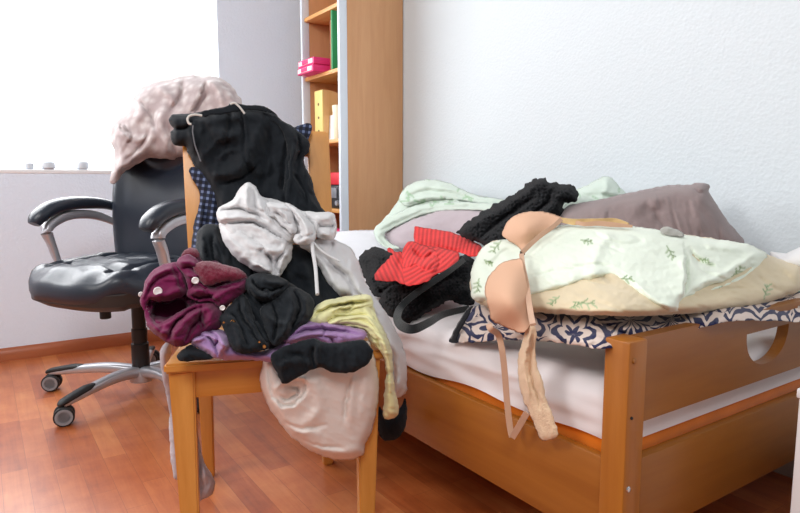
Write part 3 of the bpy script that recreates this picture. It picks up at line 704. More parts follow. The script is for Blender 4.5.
cloth('waistband', zA(176, 72, 240, 57, 290, 46, 300, 33, 330, 35, 372, 43, 430, 45, 472, 62, 500, 84, 470, 78, 430, 66, 380, 64, 330, 70, 280, 80, 230, 84, 190, 92), [(a, b_, w-.042) for a, b_, w in A(dch, 172, 120, .47, 235, 103, .48, 300, 120, .45)], M_blk, parent=o, T=.008, edge=4, back=.02, sp=1.5, seed=4)
cloth('trouser_leg', zA(440, 80, 490, 90, 522, 112, 562, 132, 604, 164, 634, 192, 642, 215, 635, 246, 614, 270, 622, 310, 648, 360, 665, 430, 690, 480, 706, 515, 600, 540, 520, 520, 528, 400, 545, 300, 535, 190, 505, 130), [(a, b_, w-.035) for a, b_, w in A(dch, 290, 120, .46, 318, 145, .44, 325, 215, .36, 290, 215, .37)], M_blk, parent=o, T=.022, edge=7, back=.02, sp=1.5, seed=6, waves=[(.004, 14, 70, 3)], strokes=[(zA(560, 150, 575, 230, 560, 320, 610, 420, 680, 490), 3, .012), (zA(590, 170, 600, 240, 580, 290), 2.2, -.012), (zA(565, 330, 600, 380, 640, 470), 2.2, -.010), (zA(550, 200, 556, 320, 545, 450), 2.5, .008)])
M_cord = fabric('pale cord', '#d6d2cc', bump=.5, bscale=900)
def string(path, r, par, mat=M_cord, name='drawstring'):
    ob = MB().sweep(path, [(r, r)]*2, 8, up=(.3, .5, .81)).build(name, mat); ob.data.transform(Matrix.Translation(-Vector(par.location))); ob.parent = par
    return ob
def P3(off, v, *q): return [pt(q[i], q[i+1], dch(q[i], q[i+1], v)-off) for i in range(0, len(q), 2)]
string(P3(.075, .47, *[c for p in zA(300, 40, 318, 34, 335, 46, 352, 66, 362, 80) for c in p]), .0028, o)
string(P3(.07, .46, *[c for p in zA(180, 88, 150, 84, 126, 90, 118, 104, 124, 122, 134, 124) for c in p]), .003, o)
string(P3(.06, .45, *[c for p in zA(142, 130, 140, 160, 150, 215, 166, 260, 174, 284) for c in p]), .0018, o, fabric('grey cord', '#6f7075'))

# black hoodie under the grey one
o = cloth('black_hoodie', [(196, 240), (200, 228), (208, 224), (219, 226), (226, 240), (250, 240), (300, 245), (322, 248), (334, 275), (346, 300), (340, 330), (300, 345), (255, 320), (228, 300), (205, 290), (196, 270)], heap(.0, *HP), M_blk, T=.045, edge=16, back=.03, seed=5,
    waves=[(.009, 16, 55, 2.2)], strokes=[([(205, 240), (208, 262), (222, 280)], 4, .014, 's'), ([(216, 232), (218, 255), (232, 275)], 4, .014), ([(212, 236), (213, 255), (226, 277)], 2.2, -.014), ([(300, 262), (312, 285), (322, 320)], 5, .012), ([(285, 275), (292, 300), (310, 330)], 4, -.012)])
tag(o, 'black crumpled sweater bulging from beneath the light grey sweatpants', 'sweater')

# light grey sweatpants: bundle, waistband, leg hanging down
M_gry = fabric('light grey jersey', '#d6d4d5', var=.03)
gr = cloth('grey_sweatpants', zB(92, 140, 104, 110, 150, 85, 170, 50, 200, 26, 225, 40, 250, 75, 290, 85, 345, 100, 390, 125, 440, 132, 495, 132, 508, 165, 506, 212, 480, 226, 440, 220, 425, 240, 390, 245, 358, 238, 352, 262, 355, 290, 330, 320, 312, 354, 290, 356, 240, 340, 190, 310, 150, 280, 122, 240, 108, 205, 104, 170),
    heap(.055, *HP), M_gry, T=.06, edge=15, back=.05, sp=1.5, seed=11, waves=[(.007, 13, 25, 2.0), (.002, 6, 40, 2)],
    strokes=[(zB(100, 150, 150, 168, 210, 165, 270, 195, 330, 225, 352, 240), 4, .022, 's'), (zB(205, 30, 200, 90, 215, 140), 4, .012), (zB(100, 130, 160, 125, 215, 130, 265, 150), 3.5, -.014), (zB(265, 95, 268, 130, 300, 150, 330, 185), 4, .013), (zB(272, 110, 310, 112, 345, 118), 3, .012), (zB(345, 105, 385, 150, 405, 190, 395, 235), 5, .020, 's'), (zB(330, 110, 360, 160, 375, 215), 3, -.018), (zB(410, 140, 440, 170, 436, 215), 4, .016), (zB(300, 150, 320, 175, 350, 190), 3, -.012),
             (zB(345, 245, 315, 262, 280, 265, 265, 250), 3.5, .016), (zB(262, 270, 280, 300, 295, 345), 4, -.020), (zB(215, 310, 250, 318, 285, 340), 3, .014), (zB(330, 275, 310, 300, 312, 350), 3, -.018), (zB(350, 262, 322, 292, 316, 345), 2.2, .012), (zB(470, 140, 455, 180, 470, 220), 3.5, -.010), (zB(130, 190, 170, 220, 190, 260), 5, .010), (zB(150, 250, 210, 280, 255, 300), 5, .010)])
tag(gr, 'light grey sweatpants bundled on top of the clothes heap on the wooden chair', 'trousers')
lg = cloth('trouser_leg', zB(380, 245, 430, 225, 480, 218, 530, 235, 565, 262, 585, 300, 600, 345, 625, 400, 665, 455, 700, 510, 735, 580, 752, 640, 754, 745, 738, 768, 705, 772, 690, 700, 680, 640, 655, 560, 620, 500, 560, 430, 520, 420, 490, 390, 460, 340, 440, 300, 410, 265),
    A(dch, 318, 245, .22, 345, 245, .25, 375, 290, .16, 350, 290, .15, 405, 345, .10, 385, 345, .08, 405, 395, .09, 395, 395, .08), M_gry, parent=gr, T=.035, edge=11, back=.03, seed=12, waves=[(.007, 13, 62, 2.6)],
    strokes=[(zB(430, 250, 480, 300, 540, 350, 590, 420, 660, 500), 3, -.016), (zB(450, 245, 510, 300, 570, 350, 600, 420, 680, 520), 4, .012), (zB(500, 235, 550, 290, 580, 330), 5, .01), (zB(720, 580, 730, 680, 722, 760), 4, .01), (zB(700, 600, 708, 680, 712, 750), 2.5, -.009), (zB(420, 270, 470, 330, 510, 400), 4, .01)])
piece(gr, 'lower_leg', zB(104, 168, 150, 170, 215, 166, 265, 188, 320, 220, 354, 240, 356, 262, 352, 292, 332, 322, 312, 354, 290, 357, 240, 341, 190, 312, 150, 281, 122, 240, 107, 205), .082, M_gry, T=.045, edge=12, seed=13, waves=[(.004, 14, 25, 3)],
    strokes=[(zB(120, 200, 160, 250, 210, 290), 5, .010), (zB(150, 185, 200, 230, 262, 262), 6, .012), (zB(190, 200, 240, 230, 290, 240), 3, -.008), (zB(262, 270, 282, 300, 292, 350), 2.5, -.022), (zB(215, 308, 245, 316, 285, 338), 2, .014), (zB(322, 262, 300, 296, 306, 350), 2.5, -.02), (zB(300, 250, 270, 265, 240, 262), 2.5, -.014), (zB(262, 258, 300, 262, 335, 248), 3, .012), (zB(352, 255, 325, 292, 316, 348), 2, .014)])
piece(gr, 'waistband', zB(93, 140, 104, 111, 150, 86, 172, 50, 200, 26, 226, 40, 250, 75, 270, 90, 278, 128, 302, 160, 332, 190, 350, 214, 345, 234, 310, 216, 265, 190, 215, 168, 150, 174, 104, 168), .112, M_gry, T=.03, edge=8, seed=14, waves=[(.003, 9, 20, 3)],
    strokes=[(zB(100, 128, 150, 118, 205, 128, 262, 155), 2.5, -.014), (zB(98, 150, 150, 150, 210, 148, 270, 175), 3, .012), (zB(200, 32, 196, 80, 206, 130), 3, .014), (zB(212, 40, 225, 80, 232, 130), 2.2, -.010), (zB(170, 70, 160, 95, 130, 110), 3, .008), (zB(240, 80, 250, 120, 290, 165), 2.5, .012)])
piece(gr, 'pocket', zB(266, 98, 300, 96, 350, 102, 368, 120, 362, 150, 372, 190, 360, 205, 330, 186, 302, 160, 280, 132), .128, M_gry, T=.02, edge=6, seed=15, strokes=[(zB(275, 110, 310, 112, 350, 118), 2, .010), (zB(290, 130, 320, 145, 355, 180), 2.5, -.014), (zB(300, 120, 335, 150, 362, 195), 2.5, .010)])
piece(gr, 'knotted_waist', zB(330, 98, 372, 114, 405, 146, 432, 182, 438, 218, 418, 243, 386, 244, 360, 230, 366, 205, 384, 200, 376, 165, 355, 130), .140, M_gry, T=.028, edge=7, seed=16, strokes=[(zB(345, 108, 385, 150, 408, 195, 400, 235), 3, .014), (zB(352, 120, 380, 165, 388, 215), 2, -.014), (zB(375, 225, 400, 215, 430, 205), 2, -.010)])
piece(gr, 'ankle_cuff', zB(398, 128, 440, 130, 495, 130, 509, 165, 507, 212, 482, 227, 446, 217, 434, 182), .118, M_gry, T=.024, edge=6, seed=17, strokes=[(zB(440, 150, 470, 150, 500, 142), 3, .010), (zB(440, 175, 470, 180, 505, 178), 2.5, -.012), (zB(450, 200, 480, 205, 505, 200), 3, .010), (zB(490, 135, 496, 170, 492, 215), 2, -.008)])
def HPT(off, *q): return [pt(x, y, float(_heap(np.array([[x, y]], float))[0])-off) for x, y in zip(q[::2], q[1::2])]
string(HPT(.15, *[c for p in zB(425, 238, 428, 270, 436, 320, 440, 370, 443, 415) for c in p]), .0045, gr, M_gry)
string(HPT(.15, *[c for p in zB(430, 235, 455, 262, 490, 285, 520, 300) for c in p]), .003, gr, M_gry)

# burgundy cardigan with white buttons
M_bur = fabric('burgundy velour', '#681440', sheen=.12, var=.15, bscale=500)
bu = cloth('burgundy_cardigan', zC(20, 262, 30, 225, 42, 180, 70, 140, 110, 120, 160, 110, 180, 88, 195, 62, 225, 52, 252, 78, 270, 100, 330, 105, 400, 132, 440, 158, 450, 200, 420, 240, 365, 280, 350, 330, 330, 370, 280, 380, 230, 420, 170, 440, 120, 420, 70, 385, 48, 355, 38, 300),
    heap(.04, *HP), M_bur, T=.05, edge=15, back=.04, sp=1.5, seed=21, waves=[(.006, 14, 35, 2), (.002, 5, 30, 2)],
    strokes=[(zC(40, 250, 90, 262, 150, 255, 200, 235), 5, .030, 's'), (zC(70, 280, 120, 298, 175, 285, 205, 262), 14, -.10), (zC(60, 262, 110, 285, 165, 275, 205, 250), 3, -.02), (zC(45, 300, 60, 350, 120, 340, 190, 300, 260, 268), 6, .025), (zC(130, 420, 150, 360, 200, 300, 265, 275), 3, -.014), (zC(60, 190, 110, 150, 165, 140), 5, .012), (zC(165, 112, 195, 150, 205, 210), 4, -.022), (zC(230, 120, 250, 170, 290, 200, 320, 250), 4, .022, 's'), (zC(215, 250, 260, 258, 300, 250), 5, -.022), (zC(340, 190, 390, 170, 440, 190), 5, .016), (zC(300, 260, 350, 230, 400, 200), 4, -.014), (zC(270, 300, 262, 350, 290, 375), 4, -.014), (zC(180, 95, 200, 120, 240, 110), 4, .014), (zC(48, 190, 42, 250, 52, 330), 2, .008), (zC(62, 195, 56, 250, 64, 325), 1.6, -.007)])
tag(bu, 'burgundy velour cardigan with white buttons on the left of the chair heap', 'cardigan')
piece(bu, 'collar', zC(19, 262, 29, 225, 41, 180, 70, 140, 110, 117, 165, 106, 186, 130, 202, 170, 206, 212, 196, 236, 150, 256, 95, 264, 60, 256, 44, 285, 34, 296), .085, M_bur, T=.028, edge=7, seed=23, waves=[(.002, 8, -20, 3)],
    strokes=[(zC(28, 250, 50, 195, 90, 155, 160, 130), 2.2, .009), (zC(36, 260, 60, 210, 100, 170, 170, 150), 1.8, -.008), (zC(60, 245, 120, 235, 200, 205), 3, .010), (zC(150, 120, 170, 170, 190, 220), 3, -.010), (zC(100, 175, 140, 170, 185, 180), 3, .007)])
piece(bu, 'sleeve', zC(36, 300, 52, 292, 70, 330, 100, 345, 150, 318, 205, 285, 262, 264, 315, 266, 338, 288, 346, 330, 330, 370, 280, 382, 230, 422, 170, 441, 120, 421, 70, 386, 47, 355), .085, M_bur, T=.035, edge=10, seed=24, waves=[(.003, 10, -30, 3)],
    strokes=[(zC(130, 415, 150, 365, 200, 310, 265, 280), 2.2, -.018), (zC(150, 420, 172, 370, 220, 320, 290, 285), 3.5, .014), (zC(60, 340, 90, 375, 125, 385), 3, .010), (zC(200, 420, 225, 370, 262, 330), 3, -.012), (zC(262, 275, 258, 330, 268, 375), 2.5, -.012), (zC(290, 280, 300, 330, 290, 375), 4, .010), (zC(100, 350, 150, 335, 200, 300), 3, .010)])
piece(bu, 'button_placket', zC(162, 112, 180, 86, 210, 76, 245, 96, 268, 132, 262, 170, 232, 196, 214, 232, 204, 190, 186, 150), .105, M_bur, T=.024, edge=6, seed=25, strokes=[(zC(172, 110, 200, 105, 240, 120), 2.5, .010), (zC(185, 135, 215, 130, 255, 145), 2.2, -.010), (zC(205, 160, 235, 160, 255, 165), 2.5, .010)])
piece(bu, 'front_panel', zC(204, 240, 216, 205, 262, 190, 300, 203, 345, 196, 400, 172, 440, 166, 450, 196, 425, 236, 368, 274, 340, 288, 300, 264, 250, 262), .10, M_bur, T=.03, edge=8, seed=26, waves=[(.002, 8, 10, 3)], strokes=[(zC(220, 245, 265, 248, 310, 235), 2.5, -.016), (zC(225, 225, 280, 222, 330, 260), 3, .012), (zC(262, 195, 290, 230, 325, 270), 2.2, -.012), (zC(310, 255, 350, 225, 430, 185), 3, .012), (zC(320, 215, 370, 205, 420, 185), 2.2, -.010)])
piece(bu, 'fleece_cuff', zC(182, 94, 194, 62, 222, 49, 248, 58, 252, 88, 226, 92, 205, 86), .09, fabric('burgundy fleece edge', '#6e1a30', sheen=.3, var=.25, bscale=900, bump=.8), T=.02, edge=6, seed=27, fuzz=(.003, 3))
fz = cloth('fleece_lining', zC(228, 130, 250, 108, 300, 103, 360, 118, 420, 138, 440, 165, 400, 180, 340, 185, 290, 202, 262, 190), heap(.125, *HP), fabric('burgundy fleece', '#6e1a30', sheen=.3, var=.25, bscale=900, bump=.8), parent=bu, T=.02, edge=7, back=.02, sp=1.5, fuzz=(.004, 3), seed=22)
fz['label'] = 'fuzzy red lining turned outward'
M_btn = plain('pearl button', '#e9e2e0', .3)
def hbut(par, x, y, off, r, mat, nm='button'): return button(nm, x, y, float(_heap(np.array([[x, y]], float))[0])-off, r, mat, par)
for p, r, off in zip(zC(90, 222, 238, 180, 345, 288, 24, 235), (.0095, .008, .006, .006), (.117, .150, .140, .075)): hbut(bu, p[0], p[1], off, r, M_btn)

# black shirt with metal studs
bs = cloth('black_shirt', zC(335, 330, 345, 310, 385, 265, 415, 215, 440, 170, 480, 150, 530, 160, 580, 170, 640, 205, 690, 240, 705, 280, 690, 330, 640, 370, 600, 410, 560, 440, 500, 455, 440, 468, 400, 462, 375, 430, 362, 395, 350, 370),
    heap(.06, *HP), M_blk, T=.05, edge=15, back=.04, seed=31, waves=[(.009, 15, 60, 2.2), (.003, 6, 40, 2)],
    strokes=[(zC(440, 190, 480, 240, 520, 250, 560, 215), 4, .016), (zC(460, 220, 500, 262, 545, 262), 3, -.014), (zC(500, 165, 520, 200, 505, 235), 3, .012), (zC(400, 250, 420, 310, 470, 370, 500, 430), 5, -.014), (zC(420, 240, 445, 300, 490, 350, 530, 420), 4, .014, 's'), (zC(600, 200, 620, 280, 580, 380), 5, .014), (zC(660, 240, 640, 320, 600, 390), 4, -.012), (zC(345, 335, 380, 370, 390, 440), 3.5, .012)])
tag(bs, 'black shirt with brass studs lying in front of the chair heap', 'shirt')
piece(bs, 'collar', zC(428, 190, 448, 165, 490, 150, 545, 158, 600, 178, 606, 205, 570, 240, 520, 262, 470, 255, 440, 225), .11, M_blk, T=.028, edge=7, seed=33, strokes=[(zC(445, 185, 480, 232, 520, 245, 570, 212), 3, .014), (zC(462, 175, 495, 215, 545, 222), 2.2, -.014), (zC(500, 160, 530, 190, 590, 190), 3, .012), (zC(520, 250, 545, 220, 590, 200), 2, -.012)])
piece(bs, 'front_placket', zC(333, 332, 345, 308, 385, 264, 420, 232, 452, 262, 470, 320, 500, 385, 530, 440, 500, 457, 440, 469, 400, 462, 374, 430, 361, 394, 349, 370), .105, M_blk, T=.024, edge=7, seed=34, waves=[(.002, 9, 60, 3)], strokes=[(zC(405, 255, 425, 320, 470, 390, 505, 450), 2.2, -.012), (zC(425, 250, 445, 320, 490, 390, 520, 440), 3, .011), (zC(350, 320, 390, 350, 420, 440), 3, .009), (zC(365, 300, 405, 340, 450, 440), 2, -.008)])
piece(bs, 'sleeve', zC(560, 240, 600, 205, 650, 212, 700, 245, 707, 285, 692, 332, 642, 372, 592, 416, 545, 435, 512, 370, 492, 300, 520, 265), .105, M_blk, T=.03, edge=9, seed=35, waves=[(.004, 11, 65, 3)], strokes=[(zC(600, 220, 620, 290, 580, 400), 3, .014), (zC(630, 220, 650, 290, 610, 390), 2.2, -.014), (zC(540, 270, 560, 330, 550, 420), 2.4, -.014), (zC(660, 240, 670, 300, 640, 360), 3, .012), (zC(510, 300, 540, 340, 600, 350), 3, .010)])
M_brass = plain('brass', '#d79a5a', .25, .9)
for p, r in zip(zC(386, 344, 350, 345, 510, 440, 490, 422), (.0055, .0025, .004, .0025)): hbut(bs, p[0], p[1], .137, r, M_brass, 'stud')

# lavender T-shirt squeezed under it
M_lav = fabric('lavender jersey', '#a480ae', var=.05)
lv = cloth('lavender_shirt', z3(108, 203, 118, 186, 145, 180, 172, 184, 184, 204, 210, 218, 246, 218, 278, 196, 308, 170, 350, 165, 386, 173, 426, 184, 422, 198, 398, 208, 364, 218, 320, 214, 285, 222, 265, 240, 230, 236, 195, 236, 160, 234, 148, 222, 125, 215), heap(.05, *HP), M_lav, T=.035, edge=9, back=.03, sp=1.4, seed=41,
    waves=[(.006, 9, 20, 2.5)], strokes=[(z3(112, 200, 140, 192, 165, 200, 182, 215), 3, .012), (z3(135, 186, 155, 205, 158, 228), 3, -.012), (z3(165, 190, 172, 210, 160, 228), 3, .014), (z3(285, 200, 320, 188, 370, 190, 420, 190), 3, .014, 's'), (z3(290, 210, 330, 200, 365, 212), 2.5, -.012), (z3(310, 176, 350, 175, 400, 184), 2.5, .012), (z3(345, 178, 365, 195, 368, 214), 2.2, -.012)])
tag(lv, 'lavender shirt squeezed between black clothes at the chair seat front', 'shirt')
piece(lv, 'sleeve', z3(108, 203, 118, 186, 145, 179, 172, 183, 185, 204, 176, 223, 156, 233, 142, 225, 124, 215), .078, M_lav, T=.03, edge=7, seed=44, sp=1.2, strokes=[(z3(112, 202, 138, 194, 160, 200, 176, 216), 2.2, .014), (z3(122, 190, 148, 200, 160, 228), 2, -.014), (z3(150, 184, 168, 200, 166, 222), 2.5, .012), (z3(140, 182, 158, 195, 155, 215), 1.8, -.012)])
piece(lv, 'hem_fold', z3(276, 200, 290, 182, 312, 167, 350, 163, 388, 172, 428, 184, 422, 199, 395, 203, 370, 198, 330, 196, 300, 206), .088, M_lav, T=.02, edge=6, seed=45, sp=1.2, strokes=[(z3(290, 195, 320, 182, 370, 182, 420, 190), 2, -.010), (z3(300, 180, 340, 172, 385, 178), 2.2, .010), (z3(290, 200, 325, 190, 370, 192), 2.2, .010), (z3(340, 168, 352, 182, 350, 195), 1.8, -.008)])
o = cloth('black_sock', z3(86, 226, 108, 208, 122, 214, 140, 222, 152, 232, 128, 236, 100, 238, 88, 235), heap(.075, *HP), M_blk, T=.02, edge=6, back=.01, sp=1.5, seed=43, waves=[(.003, 8, 10, 2)])
tag(o, 'small black sock at the left front corner of the chair seat', 'sock')

# cream top hanging over the front edge, black cloth above it
M_crm = fabric('cream jersey', '#e8dcd4', var=.03)
cr = cloth('cream_shirt', zD(28, 240, 42, 195, 62, 185, 75, 215, 110, 235, 150, 190, 230, 190, 330, 145, 348, 175, 362, 225, 367, 275, 362, 335, 350, 390, 330, 440, 322, 470, 290, 482, 255, 484, 215, 475, 160, 450, 110, 410, 70, 360, 42, 310, 30, 270),
    A(dch, 262, 360, -.008, 378, 350, -.012, 265, 390, -.008, 378, 400, -.012, 340, 458, -.004), M_crm, T=.05, edge=18, back=.004, sp=1.5, seed=51, waves=[(.0025, 18, 20, 3)], creases=[], gain=.85, micro=.0008,
    strokes=[(zD(60, 300, 90, 330, 130, 325, 160, 285, 150, 255, 115, 258), 3, .012, 's'), (zD(85, 300, 105, 310, 130, 300, 135, 280, 115, 272), 2.4, -.011), (zD(70, 285, 90, 262, 125, 248, 165, 262), 3, .011), (zD(55, 215, 55, 260, 65, 300), 2.2, -.008), (zD(150, 230, 190, 280, 195, 340, 150, 385), 6, .010), (zD(62, 330, 110, 385, 190, 410), 5, .010), (zD(55, 320, 90, 370, 150, 395, 215, 385), 3.5, -.009), (zD(290, 245, 275, 300, 270, 370), 3, -.012), (zD(300, 240, 290, 300, 285, 380), 5, .010), (zD(330, 230, 325, 300, 310, 370), 4, .006), (zD(150, 440, 230, 462, 310, 462), 5, .008), (zD(100, 400, 180, 440, 260, 450), 3, -.007)])
tag(cr, 'cream shirt hanging over the front edge of the wooden chair seat', 'shirt')
o = cloth('black_vest', zD(58, 190, 90, 165, 130, 150, 180, 138, 220, 150, 265, 148, 320, 142, 345, 165, 352, 180, 340, 205, 310, 228, 270, 237, 235, 235, 200, 222, 165, 232, 125, 255, 95, 268, 78, 240), A(dch, 275, 350, -.09, 372, 345, -.09, 285, 385, -.105, 350, 372, -.105, 300, 340, -.07, 350, 340, -.07), M_blk, T=.009, edge=4, back=.006, sp=1.4, creases=[], seed=52,
    waves=[(.005, 14, 70, 2)], strokes=[(zD(75, 225, 120, 205, 180, 210), 4, .007), (zD(195, 150, 192, 190, 205, 222), 4, .010), (zD(180, 160, 178, 195, 185, 222), 3, -.009), (zD(250, 160, 290, 200, 300, 232), 4, .007), (zD(110, 180, 150, 190, 160, 225), 4, -.006)])
tag(o, 'black cloth folded over the chair seat edge above the cream shirt', 'vest')

# yellow top flowing over the right side of the seat
M_yel = fabric('pale lime jersey', '#e4dfa8', var=.04)
ye = cloth('yellow_shirt', z3(326, 158, 338, 138, 356, 128, 385, 122, 425, 117, 438, 124, 442, 140, 452, 165, 468, 195, 476, 225, 478, 262, 482, 295, 488, 322, 484, 338, 468, 343, 459, 336, 461, 300, 464, 255, 458, 225, 436, 205, 424, 185, 400, 178, 366, 176, 340, 172),
    heap(.06, 310, 315, 340, 300, 375, 300, 340, 325, 372, 322)+A(dch, 385, 345, -.02, 393, 345, -.01, 386, 380, -.015, 396, 400, -.005, 384, 415, -.01), M_yel, T=.035, edge=8, back=.02, sp=1.35, seed=61, waves=[(.004, 8, 10, 2.5)],
    strokes=[(z3(330, 158, 365, 148, 410, 140, 435, 135), 3, .012, 's'), (z3(345, 165, 385, 158, 425, 158), 2.5, -.013), (z3(370, 140, 385, 132, 410, 133, 402, 145, 378, 150), 2.2, -.012), (z3(340, 170, 390, 166, 430, 172, 450, 195), 3, .012), (z3(425, 130, 440, 165, 462, 205, 468, 260, 470, 320), 3, .012), (z3(432, 180, 455, 215, 466, 280), 2.2, -.010), (z3(474, 225, 476, 280, 480, 325), 2.2, .007)])
tag(ye, 'pale lime shirt flowing over the right side of the chair seat', 'shirt')
piece(ye, 'rolled_edge', z3(325, 160, 336, 140, 356, 127, 390, 121, 430, 117, 441, 128, 436, 142, 405, 148, 374, 156, 350, 172, 335, 172), .092, M_yel, T=.026, edge=6, seed=64, sp=1.2, strokes=[(z3(332, 160, 355, 142, 395, 134, 436, 130), 2.2, -.014), (z3(340, 148, 365, 134, 400, 127, 435, 122), 2.2, .012), (z3(365, 146, 395, 140, 428, 138), 1.8, .010), (z3(372, 140, 384, 134, 405, 134, 398, 142, 378, 146), 1.8, -.012)])
piece(ye, 'fold', z3(346, 174, 370, 156, 405, 150, 438, 143, 452, 168, 462, 190, 445, 198, 428, 182, 400, 176, 368, 178), .085, M_yel, T=.022, edge=6, seed=65, sp=1.2, strokes=[(z3(360, 170, 395, 160, 430, 160, 452, 185), 2.2, .012), (z3(365, 174, 400, 168, 432, 172), 1.8, -.012), (z3(400, 154, 430, 152, 450, 172), 1.8, -.010)])
o = cloth('black_sock', z3(452, 320, 466, 335, 488, 325, 500, 305, 502, 345, 492, 372, 475, 382, 458, 380, 450, 360), A(dch, 380, 400, .12, 405, 410, .12, 390, 440, .12), M_blk, T=.03, edge=10, back=.03, seed=62, waves=[(.004, 10, 80, 2)])
tag(o, 'black sock end hanging below the lime shirt at the chair right side', 'sock')

# pale grey tights hanging behind the front left leg
M_tig = fabric('pale lilac knit', '#b3abb2', var=.06)
o = cloth('grey_tights', zG(28, 60, 45, 35, 62, 30, 60, 60, 55, 120, 64, 200, 80, 270, 110, 300, 128, 260, 138, 310, 152, 370, 176, 408, 183, 430, 176, 458, 150, 474, 132, 478, 120, 440, 100, 430, 70, 418, 62, 390, 56, 330, 52, 260, 54, 230, 40, 160, 30, 100),
    A(dch, 165, 345, .16, 170, 400, .18, 172, 470, .20, 200, 430, .20, 210, 490, .22), M_tig, T=.02, edge=6, back=.02, seed=63, waves=[(.005, 10, 80, 2.5)], strokes=[(zG(132, 290, 140, 380, 150, 470), 3, -.01), (zG(140, 300, 158, 390, 170, 450), 3, .01), (zG(62, 250, 66, 330, 70, 410), 3, .008)])
tag(o, 'pale grey tights hanging down behind the front left leg of the wooden chair', 'tights')

# ------------------------------------------------------------------ blanket on the office chair
zH = Z(100, 65, 4.275)
m_bl, nt, b = newmat('mottled pink fleece'); tc = N(nt, 'ShaderNodeTexCoord'); n = N(nt, 'ShaderNodeTexVoronoi', Scale=26.0); L(nt, tc.outputs['Object'], n.inputs['Vector'])
n2 = N(nt, 'ShaderNodeTexNoise', Scale=18.0, Detail=5.0); L(nt, tc.outputs['Object'], n2.inputs['Vector']); ad = N(nt, 'ShaderNodeMath', operation='MULTIPLY_ADD'); L(nt, n.outputs['Distance'], ad.inputs[0]); ad.inputs[1].default_value = .7; L(nt, n2.outputs['Fac'], ad.inputs[2])
L(nt, ramp(nt, ad.outputs[0], [(.55, rgb('#ddd5d4')), (.75, rgb('#c6b8b7')), (1, rgb('#b3a1a1'))]), b.inputs['Base Color']); b.inputs['Roughness'].default_value = .95; b.inputs['Sheen Weight'].default_value = .5
n3 = N(nt, 'ShaderNodeTexNoise', Scale=500.0); L(nt, tc.outputs['Object'], n3.inputs['Vector']); bp = N(nt, 'ShaderNodeBump', Strength=.5, Distance=.003); L(nt, n3.outputs['Fac'], bp.inputs['Height']); L(nt, bp.outputs[0], b.inputs['Normal'])
OW = 2.52
o = cloth('fleece_blanket', zH(42, 500, 52, 440, 62, 370, 46, 330, 48, 270, 66, 245, 100, 205, 130, 165, 150, 125, 185, 90, 235, 68, 300, 60, 350, 46, 420, 44, 480, 46, 530, 62, 565, 92, 592, 130, 608, 165, 600, 260, 520, 330, 420, 380, 330, 402, 300, 404, 240, 398, 200, 402, 150, 430, 100, 460, 66, 505),
    [(115, 180, OW-.02), (112, 130, OW), (180, 160, OW+.0), (240, 140, OW-.08), (190, 78, OW+.02), (140, 88, OW+.04), (235, 90, OW-.04), (180, 130, OW-.06)], m_bl, T=.06, edge=12, back=.22, seed=71, waves=[(.003, 20, 70, 4)], creases=[], micro=.0012,
    strokes=[(zH(66, 250, 100, 262, 130, 300, 118, 330), 4, .022, 's'), (zH(80, 262, 110, 285, 125, 310), 2.6, -.02), (zH(60, 460, 130, 400, 190, 350, 230, 290, 250, 220), 5, .018), (zH(100, 420, 170, 350, 215, 280), 3, -.015), (zH(270, 180, 262, 260, 290, 380), 4, .016), (zH(445, 80, 420, 150, 385, 200), 4, .016, 's'), (zH(460, 110, 430, 165, 400, 205), 2.5, -.014), (zH(160, 130, 180, 200, 150, 240), 5, .014), (zH(300, 240, 310, 320, 320, 390), 3, -.010), (zH(480, 60, 540, 110, 560, 150), 4, .01), (zH(150, 140, 210, 200, 240, 290), 3, -.014), (zH(240, 90, 300, 130, 330, 180), 3.5, .014), (zH(350, 60, 345, 130, 300, 200), 3, -.014), (zH(520, 70, 560, 110, 590, 150), 2.5, -.012), (zH(90, 280, 150, 320, 210, 300), 3, .014), (zH(440, 50, 500, 100, 530, 170), 3, .014)])
tag(o, 'mottled dusty pink fleece blanket thrown over the office chair top', 'blanket')

# ------------------------------------------------------------------ things on the bed
zK = Z(365, 165, 2.857); z4 = Z(340, 160, 2.667); zE = Z(350, 215, 3.947); zF = Z(460, 200, 3.42); zJ = Z(630, 170, 3.018); z5 = Z(560, 170, 2.85)
# mint duvet by the wall
M_mint = fabric('mint cotton', '#c9d6ca', var=.05, vcol=True)
pd = []
rr = random.Random(5)
for k in range(46):
    x = rr.uniform(380, 625); y = rr.uniform(178, 205); pd.append(([(x, y), (x+rr.uniform(-5, 5), y+rr.uniform(-3, 3)), (x+rr.uniform(-7, 7), y+rr.uniform(-4, 4))], .7, '#9dbb9b'))
du = cloth('mint_duvet', zK(26, 190, 40, 170, 90, 110, 100, 85, 120, 60, 150, 48, 195, 42, 240, 52, 290, 75, 340, 90, 395, 98, 470, 92, 560, 85, 605, 68, 640, 55, 680, 32, 705, 38, 740, 75, 760, 95, 700, 130, 600, 160, 480, 190, 380, 175, 330, 150, 240, 150, 150, 180, 80, 195, 60, 215, 95, 235, 70, 240, 40, 222),
    [(412, 180, 2.98), (375, 220, 2.92), (440, 186, 2.84), (520, 198, 2.46), (605, 180, 2.12), (628, 195, 2.05), (375, 238, 2.82), (420, 235, 2.74), (480, 225, 2.45), (580, 220, 2.06)], M_mint, T=.06, edge=14, back=.04, sp=1.8, seed=81, waves=[(.010, 14, 15, 2.2), (.003, 7, 20, 2)], paint=pd,
    strokes=[(zK(40, 190, 100, 165, 170, 138, 260, 125, 340, 128), 3.5, .022, 's'), (zK(95, 110, 160, 95, 250, 92, 330, 105), 4, .016), (zK(120, 70, 170, 80, 240, 75), 3, -.012), (zK(50, 165, 110, 140, 200, 112), 3, -.012), (zK(640, 60, 680, 70, 735, 90), 3, .012), (zK(620, 90, 680, 88, 740, 96), 3, -.012), (zK(690, 40, 690, 70, 670, 95), 3, .012)])
